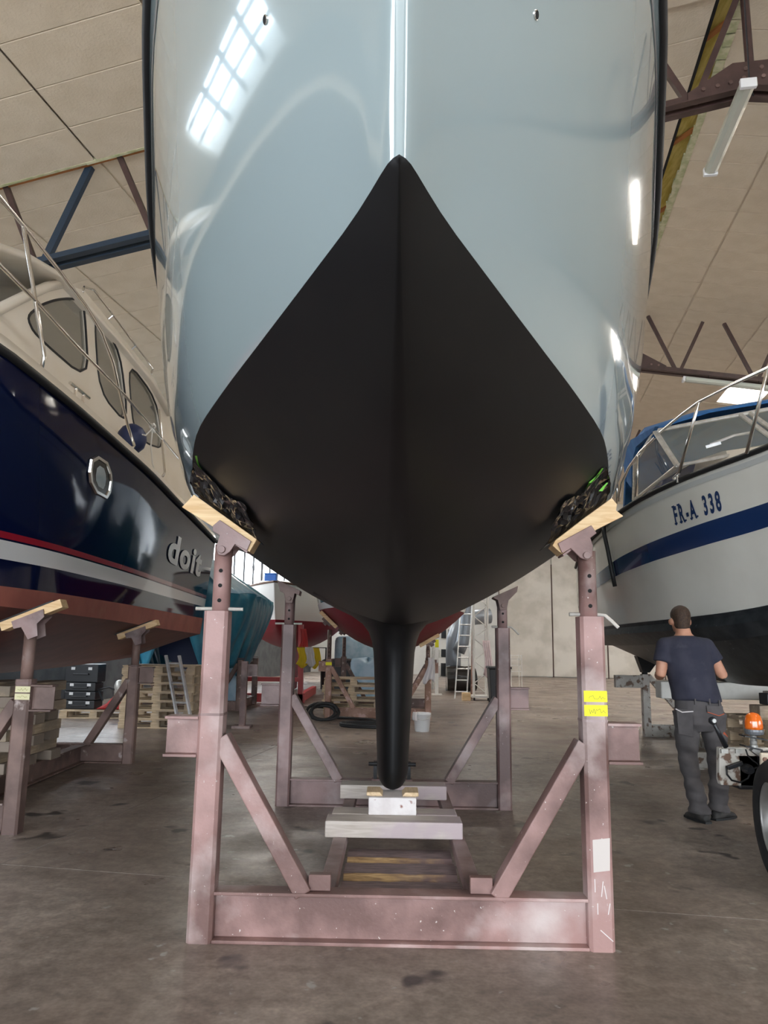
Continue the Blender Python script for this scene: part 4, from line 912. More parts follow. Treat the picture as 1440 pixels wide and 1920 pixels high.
# tarpaulin-covered boat
tb_ = thing('covered_boat', 'boat shrouded in a teal blue tarpaulin tied under the hull', 'covered boat', (-4.2, 17, .8))
TC = -4.15
def tarp(u, v):
    y = 14.6+3.6*v; a = (u-.5)*2           # u across, v along
    w = 1.28*(1-.30*max(0, .25-v)/.25)+.0; rid = 3.42-.05*v*3.6 if v > .08 else 3.1+.32*v/.08
    s_ = abs(a); sg = 1 if a > 0 else -1
    if s_ < .45: t = s_/.45; x = w*t; z = rid+(2.35-rid)*t**.9
    else: t = (s_-.45)/.55; x = w*(1-.35*t**1.6); z = 2.35-(1.65+.22*math.sin(9*v+2))*t*(.9+.1*math.sin(5*v))
    fold = .05*math.sin(38*v+4*t)*t+.035*math.sin(71*v+1.3)*t; 
    return (TC+sg*(x+fold), y+.06*math.sin(14*a), z+.02*math.sin(23*v+6*a))
MB().grid(tarp, 44, 70).build('tarpaulin', 'tarp_teal', tb_, smooth=True, thick=.004)
def tarp_front(u, v):
    a = (u-.5)*2; p = np.array(tarp(u, 0)); c = np.array((TC, 14.55, 2.2)); q = p+(c-p)*v*.98
    q[1] = p[1]-.10*math.sin(PI*v)*1.5+.05*math.sin(30*u+3*v)*(1-v); 
    return tuple(q)
MB().grid(tarp_front, 44, 14).build('tarpaulin_front', 'tarp_teal', tb_, smooth=True, thick=.004)
def tarp_top(u, v):
    p = tarp(.28+.44*u, .01+.5*v); return (p[0], p[1], p[2]+.02)
MB().grid(tarp_top, 16, 24).build('tarpaulin_ridge_cover', 'tarp_pale', tb_, smooth=True, thick=.004)
MB().loft([[(TC-.7*k, y, 1.15), (TC, y, .85), (TC+.7*k, y, 1.15), (TC+.8*k, y, 1.9), (TC-.8*k, y, 1.9)] for y, k in ((15.4, .8), (16.2, 1), (18.0, 1))]).build('hull', 'navy_fender', tb_)
MB().loft([[(TC+.3, 16.4, .02), (TC+.9, 16.4, .02), (TC+.7, 16.5, 1.2), (TC+.2, 16.5, 1.2)], [(TC+.3, 17.3, .02), (TC+.9, 17.3, .02), (TC+.7, 17.3, 1.0), (TC+.2, 17.3, 1.0)]]).build('plastic_skirt', 'tarp_pale', tb_)
c4 = thing('covered_boat_cradle', 'brown cradle frame under the tarpaulin-covered boat', 'cradle', (TC, 16.3, 0))
frame(c4, TC-1.15, TC+.98, 16.0, 1.05, 'steel_brown', pw=.12, bh=.2, stub=0); MB().ibeam((TC+.95, 16.06, .1), (TC+.95, 17.7, .1), .1, .2).build('side_rail', 'steel_brown', c4)
frame(c4, TC-1.15, TC+.98, 17.75, 1.05, 'steel_brown', pw=.12, bh=.2, stub=0)
# post and stub beam beside the near cradle post (next cradle)
pq = Zp(468, 1330, 0); c5 = thing('spare_cradle_post', 'pale brown steel post with stub beam, half hidden behind the pink cradle post', 'post', (-2.55, 13.0, 0))
MB().box((-2.5, 13.0, .55), (.1, .1, 1.1)).build('post', 'steel_mauve', c5); MB().ibeam((-2.45, 13.0, .95), (-2.28, 13.0, .95), .1, .2).build('stub_beam', 'steel_mauve', c5); MB().box((-2.5, 13.0, .02), (.3, .3, .04)).build('foot_plate', 'steel_mauve', c5)
# red trailer frame and oilskins
rf_ = thing('red_trailer', 'red steel frame of a boat trailer behind the pink rear post', 'trailer', (-2.1, 18.2, 0))
xr2 = Yp(566, 1240, 18.2)[0]
MB().beam((xr2, 18.2, 0), (xr2-.05, 18.2, 1.85), .12, .12, up=(0, 1, 0)).build('upright', 'red_paint', rf_); MB().beam((xr2-2.6, 18.2, .12), (xr2+.1, 18.2, .12), .12, .2).build('cross_beam', 'red_paint', rf_); MB().beam((xr2-.02, 18.25, .12), (xr2-.02, 21.5, .12), .12, .2).build('long_beam', 'red_paint', rf_)
MB().beam((xr2-2.5, 18.2, .55), (xr2+.0, 18.2, .55), .1, .1).build('rail', 'red_paint', rf_)
def drape(name, m, label, x, y, z0, z1, w, seed, cat='cloth', lean=0.):
    r2 = random.Random(seed); k1, k2 = r2.uniform(2, 4), r2.uniform(0, 6)
    def fn(u, v): ww = w*(.65+.35*v)*(1-.15*math.sin(5*v+k2)); return (x+(u-.5)*ww+.03*math.sin(4*v+k2), y-lean*v+.03*math.sin(2*PI*k1*u+k2)*(.15+v), z0+(z1-z0)*v-.05*math.sin(6*u+k2)*v)
    return solo(MB().grid(fn, 16, 14), name, m, label, cat, smooth=True, thick=.006)
drape('oilskin_jacket', 'yellow_cloth', 'yellow oilskin jacket hanging by the red trailer frame', Yp(567, 1240, 17.9)[0], 17.888, 1.32, .88, .30, 1, 'jacket', lean=-.05)
drape('oilskin_trousers', 'yellow_cloth', 'yellow oilskin trousers hanging beside a pale cloth', Yp(593, 1240, 17.9)[0], 17.888, 1.32, .86, .2, 2, 'trousers', lean=-.05)
drape('hanging_rag', 'white_cloth', 'pale grey cloth hanging between the yellow oilskins', Yp(581, 1240, 17.83)[0], 17.832, 1.32, .9, .24, 5, lean=.05)
drape('red_jacket', 'red_paint', 'red garment hanging above the yellow oilskins', Yp(568, 1210, 18.1)[0], 18.125, 1.75, 1.2, .22, 8, 'jacket', lean=.04)
hangr = thing('clothes_rail', 'dark pipe rail that carries the oilskins', 'rail', (xr2, 17.9, 0))
MB().tube([(xr2-.35, 17.86, 0), (xr2-.35, 17.86, 1.31), (xr2+.6, 17.86, 1.31), (xr2+.6, 17.86, 0)], .02, 8).build('pipe', 'dark_steel', hangr)
# hoses and bucket
def hose(path, r, label, m='black_rubber', name='hose'): return solo(MB().tube(path, r, 8), name, m, label, 'hose', smooth=True)
hc = Zp(606, 1352, 0)
hose([(hc[0]+.05*math.sin(a*.7)+.26*math.cos(a), hc[1]+.13*math.sin(a)+.02*k_, .035+.17*(1+math.sin(a))*(.75+.1*math.sin(a*.5))) for k_, a in enumerate(np.linspace(0, 6*PI, 70)*1.0) for k_ in (k_/70,)], .028, 'black hose coiled in a loose standing loop beside the rusty cradle')
h0 = Zp(625, 1345, 0); hA = Zp(662, 1360, 0)
hose([(h0[0], min(h0[1], 14.72), .03), (h0[0]+.4, min(h0[1]-.3, 14.6), .03), (-.35, min(h0[1]-.5, 14.4), .03)]+[(hA[0]+.35+.55*math.cos(a), min(hA[1]-.3, 14.3)+.38*math.sin(a), .03+.012*k_) for k_, a in enumerate(np.linspace(.9, 2*PI*1.95, 46)) for k_ in (k_/12,)], .026, 'black hose lying in flat rings on the floor behind the keel')
hose([(-2.35, 17.5, .012), (-1.9, 17.15, .012), (-1.35, 16.95, .012), (-.9, 17.0, .012), (-.3, 16.9, .012)], .012, 'thin dark cable lying on the floor below the red trailer', name='floor_cable')
bk = Zp(792, 1373, 0); bk = np.array((bk[0], bk[1]+.14, 0))
bu = thing('bucket', 'white plastic bucket with wire handle on the floor behind the keel', 'bucket', bk)
MB().lathe([(.118, 0), (.12, .004), (.143, .27), (.150, .272), (.150, .30), (.143, .302), (.138, .29), (.115, .012), (.0, .01)], bk, 28).build('body', 'plastic_white', bu, smooth=True)
MB().tube([bk+np.array((.15*math.cos(a), -.02-.14*math.sin(a), .27-.07*math.sin(a))) for a in np.linspace(0, PI, 14)], .004, 6).build('handle', 'zinc', bu)
ph_ = math.radians(214); er = np.array((math.cos(ph_), math.sin(ph_), 0)); et = np.array((-er[1], er[0], 0))
def rag_fn(u, v):
    path = [(.112, .21), (.122, .26), (.130, .300), (.137, .312), (.150, .314), (.160, .306), (.168, .27), (.172, .235), (.170, .19)]
    q = v*(len(path)-1); i_ = min(int(q), len(path)-2); f_ = q-i_; r = path[i_][0]*(1-f_)+path[i_+1][0]*f_; z = path[i_][1]*(1-f_)+path[i_+1][1]*f_
    s_ = (u-.5)*.13*(1+.12*math.sin(7*v)); an_ = s_/.15
    return tuple(bk+(er*math.cos(an_)+et*math.sin(an_))*(r+.006*math.sin(19*u)*(v > .6))+np.array((0, 0, z-.02*u*(v > .9))))
solo(MB().grid(rag_fn, 12, 22), 'white_rag', 'white_cloth', 'white rag folded over the rim of the bucket', 'rag', smooth=True, thick=.003)
# rags over the rusty stand right of the keel
drape('white_rag', 'white_cloth', 'crumpled white rags hanging on the rusty cradle post', .75, 14.75, 1.18, .72, .2, 4, 'rag')
# ------------------------------------------------------------------ clutter at the right of the keel, far back
dct = thing('air_duct', 'fat grey ventilation duct with upright silver branch pipe behind the far ladder', 'duct', (Yp(850, 1200, 24.0)[0], 24, 0))
def elbow(c, pts, r, nm): return MB().tube([np.array(c)+np.array(p) for p in pts], r, 18).build(nm, 'duct_silver', dct, smooth=True)
d0 = Zp(855, 1290, 0); d0 = np.array((d0[0], 24.0, 0)); dx = lambda px: Yp(px, 1200, 24.0)[0]
r0 = .24
elbow((dx(850), 24, 0), [(0, 0, .0), (0, 0, 1.2), (.02, 0, 1.6), (.15, 0, 1.95), (.4, .1, 2.2), (.7, .2, 2.3), (1.2, .3, 2.35)], r0, 'main_pipe')
elbow((dx(866), 23.6, 0), [(-.15, 0, 1.2), (-.02, 0, 1.5), (.05, 0, 1.9), (.1, 0, 2.6), (.1, 0, 3.2)], .2, 'branch_pipe')
rl = solo(MB().tube([(dx(834), 23.2, .42), (dx(850), 23.2, .41+.02), (dx(866), 23.25, .40), (dx(884), 23.3, .42)], .38, 22), 'fabric_roll', 'plastic_black', 'thick roll of creased black sheeting lying in front of the ducts', 'roll', smooth=False)
ladder('ladder', 'long aluminium ladder leaning beside the white lattice mast', (Yp(868, 1297, 20.6)[0]-.06, 20.6, 0), (Yp(882, 1125, 21.6)[0]-.06, 21.6, 3.3), .32, 11, (1, .1, 0))
lm = thing('lattice_mast', 'white lattice truss standing upright on castors with a pink towel', 'truss', (2.35, 20.2, 0))
lx0, lx1 = Yp(888, 1250, 20.2)[0], Yp(914, 1250, 20.2)[0]
for x, y in ((lx0, 20.1), (lx1, 20.1), (lx0+.02, 20.45), (lx1-.02, 20.45)):
    MB().tube([(x, y, .12), (x, y, 4.2)], .026, 8).build('tube', 'white_paint', lm)
for k in range(14):
    z = .15+.29*k; MB().tube([(lx0 if k % 2 else lx1, 20.1, z), (lx1 if k % 2 else lx0, 20.1, z+.29)], .014, 6).build('lacing', 'white_paint', lm); MB().tube([(lx1, 20.1 if k % 2 else 20.45, z), (lx1, 20.45 if k % 2 else 20.1, z+.29)], .014, 6).build('lacing', 'white_paint', lm)
MB().box(((lx0+lx1)/2, 20.27, .10), (.5, .5, .05)).build('base', 'white_paint', lm)
for x in (lx0, lx1): MB().lathe([(.05, -.02), (.05, .02)], (x, 20.1, .05), 12, axis='x').build('castor', 'black_rubber', lm)
drape('towel', 'pink_cloth', 'pale pink towel hanging on the white lattice mast', Yp(914, 1230, 20.07)[0], 20.066, 1.55, .62, .26, 6, 'towel', lean=.05)
solo(MB().box((Yp(874, 1304, 20.0)[0], 20.0, .1), (.22, .2, .2)), 'wood_block', 'pine', 'square wooden block on the floor at the foot of the lattice mast', 'block', bevel=.01)
solo(MB().beam((Yp(884, 1305, 20.7)[0], 20.7, 0), (Yp(888, 1150, 20.75)[0], 20.72, 2.8), .09, .03), 'board', 'steel_rusty', 'tall stained board leaning behind the lattice mast', 'board')
bn = Zp(935, 1300, 0); bnx = Yp(935, 1260, 19.2)[0]
bi = thing('waste_bin', 'dark plastic bin half hidden behind the rear cradle post', 'bin', (bnx, 19.2, 0))
MB().loft([[(bnx+a*w, 19.2+b*w, z) for a, b in ((-.27, -.27), (.27, -.27), (.27, .27), (-.27, .27))] for z, w in ((0.05, .82), (.85, 1.0))]).build('body', 'plastic_dark', bi, bevel=.02); MB().box((bnx, 19.2, .88), (.58, .6, .06)).build('lid', 'plastic_dark', bi, bevel=.02)
for x in (-.2, .2): MB().lathe([(.05, -.02), (.05, .02)], (bnx+x, 19.45, .05), 12, axis='x').build('wheel', 'black_rubber', bi)
cx0, cx1 = Yp(958, 1245, 24)[0], Yp(978, 1245, 24)[0]
wc = thing('wire_cart', 'small white wire cage cart in front of the metal far door', 'cart', ((cx0+cx1)/2, 24, 0))
for z in (.62, .8, 1.0, 1.12): MB().tube([(cx0, 24, z), (cx1, 24, z), (cx1, 24.5, z), (cx0, 24.5, z)], .014, 6, closed=True).build('wire', 'white_paint', wc)
for x, y in ((cx0, 24), (cx1, 24), (cx1, 24.5), (cx0, 24.5)): MB().tube([(x, y, .02), (x, y, 1.14)], .016, 6).build('corner_tube', 'white_paint', wc)
sh = thing('storage_rack', 'crowded dark steel rack with grey boxes behind the rusty stand', 'rack', (1.6, 24.5, 0))
xa, xb = Yp(812, 1200, 24.8)[0], Yp(852, 1200, 24.8)[0]
for x in (xa, xb):
    for y in (24.6, 25.2): MB().box((x, y, 1.1), (.05, .05, 2.2)).build('upright', 'zinc', sh)
for z in (.4, 1.0, 1.6, 2.15): MB().box(((xa+xb)/2, 24.9, z), (xb-xa, .62, .03)).build('shelf', 'zinc', sh)
for k in range(9):
    x = xa+.12+(xb-xa-.2)*(k % 3)/2.2; z = (.42, 1.02, 1.62)[k//3]
    w, h = rnd.uniform(.14, .2), rnd.uniform(.18, .42)
    solo(MB().box((x, 24.8, z+h/2), (w, .3, h)), 'supply_box', ('zinc', 'plastic_dark', 'letter_grey')[k % 3], 'small box standing on the crowded steel rack behind the rusty stand', 'box', group='boxes on the steel rack', bevel=.01)
solo(MB().box((Yp(846, 1165, 24.9)[0], 24.9, 2.165+.13), (.42, .3, .26)), 'red_canister', 'red_paint', 'red canister lying on the top shelf of the crowded rack', 'canister', bevel=.04)
mb_ = thing('marker_post', 'white post with yellow band in front of the steel rack', 'post', (Yp(819, 1240, 22)[0], 22, 0))
mx_ = Yp(819, 1240, 22)[0]
MB().box((mx_, 22, .8), (.1, .1, 1.6)).build('post', 'white_paint', mb_); MB().box((mx_, 22, 1.45), (.104, .104, .22)).build('band', 'note_yellow', mb_); MB().box((mx_, 22, .015), (.3, .3, .03)).build('foot', 'white_paint', mb_)
# seen between the stands in the middle: covered gear
for k, (px, y, w, h, d, m, lab) in enumerate(((690, 21, .9, 1.0, .8, 'tarp_pale', 'pale crumpled cover over gear behind the pallet stack'), (640, 24, 1.2, .9, .9, 'plastic_dark', 'dark covered crate standing far behind the red yacht'), (672, 27, 1.6, 1.6, 1.0, 'tarp_pale', 'grey-white shrouded machine near the far wall'))):
    x = Yp(px, 1240, y)[0]; r2 = random.Random(k+20)
    def fn(u, v):
        a = 2*PI*u; rr = min(1, 2.2*v) if v < .45 else 1; z = h if v < .45 else h*(1-(v-.45)/.55)
        sq = 1/max(abs(math.cos(a)), abs(math.sin(a)), .75)
        return (x+w/2*rr*math.cos(a)*sq*(1+.05*math.sin(7*a+3*v)), y+d/2*rr*math.sin(a)*sq, max(.0, z*(1+.06*math.sin(5*a))-.05*rr))
    solo(MB().grid(fn, 40, 16), 'covered_gear', m, lab, 'covered gear', smooth=True)
# back wall joinery: grey band and shelves under the window are left plain

# ------------------------------------------------------------------ white cabin cruiser
RB = MHull((3.55, 5.45, 0), math.radians(8.0), 7.7, [0, .4, .9, 1.7, 2.6, 3.6, 5, 6.4, 7.7], [0, .24, .50, .92, 1.25, 1.39, 1.45, 1.43, 1.36],
    [3.24, 3.22, 3.18, 3.12, 3.04, 2.99, 2.93, 2.88, 2.84], [0, .10, .24, .58, .95, 1.2, 1.32, 1.32, 1.28], [1.95, 1.88, 1.80, 1.72, 1.68, 1.66, 1.65, 1.65, 1.65], [1.85, 1.5, 1.25, 1.12, 1.06, 1.04, 1.04, 1.06, 1.1], rake=.5, bulge=.05)
cru = thing('cabin_cruiser', 'pale grey-white cabin cruiser with broad blue stripe, blue canopy and dark bottom', 'cruiser', (4.2, 9, 1.0))
RB.shell(cru, 'gelcoat_grey', 'bottom_dark', 'cream_gelcoat')
bt = pch([0, .9, 2.6, 5, 7.7], [.34, .345, .37, .44, .50]); bb = pch([0, .9, 2.6, 5, 7.7], [.48, .49, .51, .56, .60])
for sd in (-1, 1):
    RB.patch(bt, bb, .004, sd).build('blue_stripe', 'boat_blue', cru, smooth=True)
    RB.patch(.955, 1.0, .012, sd, nt=2).build('dark_waterline', 'bottom_dark', cru, smooth=True)
    MB().loft([[RB.bot(l, 0, sd)+np.array((0, 0, .02))+RB.n*sd*.03, RB.bot(l, 0, sd)+RB.n*sd*.05+np.array((0, 0, -.06)), RB.bot(l, .12, sd)+np.array((0, 0, -.13)), RB.bot(l, .15, sd)] for l in RB.ls()], closed=False).build('spray_rail', 'bottom_dark', cru)
    MB().tube([RB.top(l, .02, sd, .02) for l in RB.ls()], .028, 8).build('rubbing_strake', 'black_rubber', cru, smooth=True)
    MB().loft([[RB.top(l, .06, sd, .012), RB.top(l, .095, sd, .012)] for l in RB.ls()], closed=False).build('lower_strake', 'letter_grey', cru)
# registration: far to near
tq = Zp(1267, 965, 2.72)
def reg(body, px, py, zg, size):
    # find l on the hull side under the pixel
    best = min(((proj(RB.top(l, t, -1))[0]-px)**2+(proj(RB.top(l, t, -1))[1]-py)**2, l, t) for l in np.linspace(.6, 6, 160) for t in np.linspace(.02, .5, 50))
    return best[1], best[2]
lF, tF = reg('F', 1268, 985, 0, 0); lE, tE = reg('8', 1353, 955, 0, 0)
tm = [(ch, text_mesh(ch, .235, .008)) for ch in 'FR-A 338' if ch != ' ']
SX = .62
tot = sum(max(v[0] for v in t_[1][0])*SX for t_ in tm)+.03*6+.09
adv = 0; kk = (lF-lE)/tot; zF = RB.zs(lF)+(RB.zc(lF)-RB.zs(lF))*tF; zE = RB.zs(lE)+(RB.zc(lE)-RB.zs(lE))*tE
for i, (ch, (V, Fc)) in enumerate(tm):
    if i == 4: adv += .09
    w = max(v[0] for v in V)*SX
    if ch in 'FRA':        # slab serifs
        for (x, y) in {'F': ((.02, 0), (.02, .162)), 'R': ((.02, 0), (.02, .162), (.14, 0)), 'A': ((.005, 0), (.155, 0))}[ch]:
            n0 = len(V); V = V+[(x-.035, y-.0, 0), (x+.05, y-.0, 0), (x+.05, y+.016, 0), (x-.035, y+.016, 0)]; Fc = Fc+[[n0, n0+1, n0+2, n0+3]]
    P = []
    for x, y, z in V:
        a = adv+x*SX; l = lF-a*kk; zz = zF+(zE-zF)*a/tot+y*1.06; P.append(RB.top(l, solve_top(RB, l, zz), -1, .008))
    MB().add(P, Fc).build('registration_character', 'boat_blue', cru, fix=False); adv += w+.03
# deck house, windscreen, canopy
def A3(l, b, z): return RB.at(l, b, z, -1)
ws0 = [A3(3.5, 0, 3.62), A3(3.42, .70, 3.55), A3(3.6, 1.02, 3.45), A3(5.9, 1.12, 3.30)]        # windscreen foot: centre, front corner, side
co = MB(); co.loft([[A3(l, -b, z) for b in (1.12*k, .95*k)]+[A3(l, 0, z+.35*k)]+[A3(l, b, z) for b in (.95*k, 1.12*k)] if 0 else [A3(l, -1.12*k, RB.zs(l)-.05), A3(l, -.95*k, RB.zs(l)+.36*h), A3(l, 0, RB.zs(l)+.50*h), A3(l, .95*k, RB.zs(l)+.36*h), A3(l, 1.12*k, RB.zs(l)-.05)] for l, k, h in ((.9, .32, .12), (1.6, .6, .6), (2.4, .82, .95), (3.4, .95, 1.0), (4.5, 1.0, .92), (6.2, 1.02, .85))], closed=False)
co.build('coach_roof', 'cream_gelcoat', cru, smooth=False)
for sd in (-1, 1):
    MB().loft([[RB.at(l, sd*-1.115*k-(sd*-.0), RB.zs(l)+z0, 1), RB.at(l, sd*-1.06*k, RB.zs(l)+z1, 1)] for l, k, z0, z1 in ((1.9, .70, .10, .22), (2.6, .87, .10, .24), (3.4, .965, .10, .22))], closed=False).build('cabin_window_band', 'boat_blue', cru)
def zr(l): return RB.zs(l)
def CW(px, py, p0, n): return Pp(px, py, p0, n)
# side pane plane and front pane plane
sp0 = A3(4.6, 1.0, 3.3); sn = RB.n*-1+np.array((0, 0, -.25)); sn = -sn
corner = Pp(1270, 873, sp0, sn); ctop = Pp(1228, 808, sp0, sn); sideb = Pp(1188, 938, sp0, sn); sidet = Pp(1190, 868, sp0, sn)
fdir = RB.n*.93-RB.a*.37                              # along the windscreen front, towards the centre line
fn_ = np.cross(fdir, ctop-corner)
f1_ = Pp(1400, 812, corner, fn_); f2_ = Pp(1404, 789, corner, fn_); f3_ = Pp(1425, 790, corner, fn_); f4_ = Pp(1440, 808, corner, fn_)
fb = corner+fdir*1.55+np.array((0, 0, .16)); ft = ctop+fdir*1.35+np.array((0, 0, .10))
MB().add([sideb, corner, ctop, sidet], [(0, 1, 2, 3)]).build('side_window', 'clear_glass', cru)
MB().add([corner, fb, ft, ctop], [(0, 1, 2, 3)]).build('windscreen', 'clear_glass', cru)
cenb, cent = corner+fdir*.92+np.array((0, 0, .1)), ctop+fdir*.82+np.array((0, 0, .06))
for a, b_, r in ((sideb, corner, .018), (corner, ctop, .028), (ctop, sidet, .02), (sidet, sideb, .022), (corner, fb, .018), (ctop, ft, .022), (cenb, cent, .025), (cenb+fdir*.09, cent+fdir*.09, .025)):
    MB().tube([a, b_], r, 8).build('window_frame', 'zinc', cru)
mir = lambda p: p-RB.n*(2*((p-RB.o)@RB.n))
mb2 = [mir(sideb), mir(corner), mir(ctop), mir(sidet)]
MB().add(mb2, [(0, 1, 2, 3)]).build('side_window', 'clear_glass', cru); MB().add([fb, mir(corner), mir(ctop), ft], [(0, 1, 2, 3)]).build('windscreen', 'clear_glass', cru)
# blue canopy behind and above the windscreen
up_ = np.array((0, 0, 1.))
cst = [[ctop+up_*.02, ctop+up_*.10+RB.a*.05], [ft+up_*.02, ft+up_*.12+RB.a*.1]]
rows = []
for k, (l_, dz, drop) in enumerate(((0, 0, 0), (.5, .16, .02), (1.2, .20, .05), (1.9, .10, .3), (2.15, -.35, .9))):
    e0 = ctop+RB.a*l_+up_*(.02+dz-.1*(k > 2)); c0 = ft+RB.a*l_+up_*(.06+dz); e1 = mir(e0)
    rows.append([e0-up_*.10-up_*drop*.2, e0, e0*.6+c0*.4+up_*.05, c0, e1*.6+c0*.4+up_*.05, e1, e1-up_*.10-up_*drop*.2])
MB().loft(rows, closed=False).build('canopy', 'canvas_blue', cru, smooth=True, thick=.012)
flap = [Pp(a, b_, sp0+RB.n*-.03, sn) for a, b_ in ((1172, 900), (1168, 860), (1182, 825), (1228, 800), (1222, 812), (1192, 838), (1184, 870), (1184, 915))]
MB().prism(flap, RB.n*.04).build('canopy_side_flap', 'canvas_blue', cru)
MB().tube([sidet+up_*.05, sideb+RB.a*-.0], .015, 6).build('canopy_hoop', 'chrome', cru)
wp = MB().tube([Pp(1330, 835, corner, fn_)-RB.a*.03, Pp(1375, 818, corner, fn_)-RB.a*.03, Pp(1408, 812, corner, fn_)-RB.a*.03], .014, 6).build('wiper_arm', 'aluminium', cru); MB().beam(Pp(1322, 840, corner, fn_)-RB.a*.03, Pp(1350, 832, corner, fn_)-RB.a*.03, .02, .03).build('wiper_blade', 'aluminium', wp)
# bow rail
gp0 = A3(3.0, 1.25, 3.1)
def GR(px, py, dl=0): return Pp(px, py, gp0, RB.n+RB.a*.18)
MB().tube([GR(a, b_) for a, b_ in ((1161, 940), (1166, 905), (1180, 875), (1200, 848), (1240, 808), (1280, 775), (1311, 752), (1370, 722), (1440, 690), (1520, 655))], .016, 10).build('bow_rail', 'chrome', cru, smooth=True)
for a, b_ in (((1311, 752), (1273, 887)), ((1197, 850), (1194, 930)), ((1156, 885), (1158, 945)), ((1440, 690), (1400, 850))):
    MB().tube([GR(*a), GR(*b_)], .015, 8).build('stanchion', 'chrome', cru, smooth=True)
cq = GR(1258, 892); ck2 = MB().tube([cq+RB.a*-.12+RB.n*.05, cq+RB.a*.12+RB.n*.05], .014, 8).build('deck_cleat', 'chrome', cru)
for q in (-.05, .05): MB().tube([cq+RB.a*q+RB.n*.05, cq+RB.a*q+RB.n*.05-up_*.08], .013, 8).build('cleat_foot', 'chrome', ck2)
# hose fender hanging at the far end of the side
lh, th = reg('', 1142, 1010, 0, 0); 
hs = [RB.top(lh, .03, -1, .05), RB.top(lh-.02, .12, -1, .055), RB.top(lh-.08, .3, -1, .04), RB.top(lh-.10, .48, -1, .035), RB.top(lh-.10, .62, -1, .035)]
solo(MB().tube(hs, .026, 8), 'rubber_hose', 'black_rubber', 'short black rubber hose hanging over the side of the white cruiser', 'hose', smooth=True)
# ------------------------------------------------------------------ under the cruiser
c6 = thing('cruiser_cradle', 'white-painted rusty steel cradle under the pale cabin cruiser', 'cradle', (4.2, 10, 0))
XF, YF2, XB, YB = 3.62, 9.5, 4.22, 12.75
w6 = 'steel_white_rust'
for (x, y, h) in ((XF, YF2, .83), (XF+1.4, YF2, .83)): MB().box((x, y, h/2), (.11, .11, h)).build('post', w6, c6, bevel=.008)
MB().ibeam((XF-.06, YF2, .1), (XF+2.2, YF2, .1), .11, .2).build('base_beam', w6, c6); MB().beam((XF+.9, YF2, .2), (XF+.08, YF2, .78), .08, .08, up=(0, 1, 0)).build('brace', w6, c6)
MB().box((XB, YB, .5), (.12, .12, 1.0)).build('post', w6, c6, bevel=.008); MB().ibeam((XB+.06, YB, .1), (XB+1.5, YB, .1), .11, .2).build('base_beam', w6, c6); MB().beam((XB+.05, YB, .98), (XB+.72, YB, .2), .08, .08, up=(0, 1, 0)).build('brace', w6, c6)
for x in (XF+.35, XF+1.2): MB().beam((x+.35, YF2, .1), (x+.75, YB, .1), .1, .14).build('side_rail', w6, c6)
def under(h, x, y):
    v = np.array((x, y, 0))-h.o; l = v@h.a; b = abs(v@h.n); return h.bot(l, max(0, 1-b/h.bc(l)), -1)[2]
zz = min(under(RB, XB+.16, YB), under(RB, XB-.14, YB))-.02
jack(c6, None, XB, YB, 1.0, zz-.08, holes=0, m='dark_steel', pin=False); MB().prism([(XB-.14, YB-.08, under(RB, XB-.14, YB)-.02), (XB+.16, YB-.08, zz), (XB+.06, YB-.08, zz-.13), (XB-.05, YB-.08, zz-.13)], (0, .16, 0)).build('saddle', 'dark_steel', c6)
MB().box((XB-.28, YB, .88), (.44, .11, .2)).build('stub_beam', w6, c6)
put(timber((XF+.55, YF2-.02, .832), (1.75, .22, .205), 'thick white-painted beam end sticking out from under the cruiser beside the man', mat('beam_white', (.62, .60, .55), (.70, .68, .63), rough=.7, scale=6), 'cross_beam', bevel=.015))
GP = 'pallets stacked under the cruiser'
pallets([(4.42+.02*(k % 2), 8.45, .145*k, .12+.03*(-1)**k) for k in range(5)], 'pale wooden pallet, %s in the stack under the cruiser behind the beacon', GP)
put(timber((4.52, 8.3, .727), (1.3, .2, .13), 'weathered squared timber lying on the pallets under the cruiser', 'old_timber', 'squared_timber', rotz=.1))
put(timber((4.55, 8.35, .859), (1.1, .16, .12), 'black beam on the squared timber directly under the cruiser bottom', 'dark_steel', 'black_beam', rotz=.1, cat='beam'))
put(timber((4.75, 8.75, .727), (1.0, .2, .25), 'grey block on the pallets beside the black beam', 'painted_timber', 'timber_block', rotz=.1))
# ------------------------------------------------------------------ the man
PX, PY = 2.69, 6.74
man = thing('person', 'man seen from behind in navy t-shirt and grey work trousers, standing by the cruiser', 'person', (PX, PY, 0))
def ell(c, rx, ry, n=24, pw=2.3):
    out = []
    for k in range(n):
        a = 2*PI*k/n; ca, sa = math.cos(a), math.sin(a); r = (abs(ca)**pw+abs(sa)**pw)**(-1/pw); out.append((c[0]+rx*r*ca, c[1]+ry*r*sa, c[2]))
    return out
def remeshed(name, parts, voxel, m, parent, smooth_it=6, label=None):
    b = MB()
    for q in parts: b.add(q.v, q.f)
    me = bpy.data.meshes.new('tmp'); me.from_pydata(b.v, [], b.f); o = bpy.data.objects.new('tmp', me); COL.objects.link(o)
    bm = bmesh.new(); bm.from_mesh(me); bmesh.ops.recalc_face_normals(bm, faces=bm.faces); bm.to_mesh(me); bm.free()
    r = o.modifiers.new('r', 'REMESH'); r.mode = 'VOXEL'; r.voxel_size = voxel
    s = o.modifiers.new('s', 'SMOOTH'); s.factor = .5; s.iterations = smooth_it
    dg = bpy.context.evaluated_depsgraph_get(); dg.update()
    me2 = bpy.data.meshes.new_from_object(o.evaluated_get(dg)); bpy.data.objects.remove(o)
    me2.name = name; me2.materials.clear(); me2.materials.append(MATS[m])
    me2.polygons.foreach_set('use_smooth', [True]*len(me2.polygons))
    ob = bpy.data.objects.new(name, me2); COL.objects.link(ob); ob.parent = parent
    OFF[ob.name] = OFF[parent.name]
    return ob
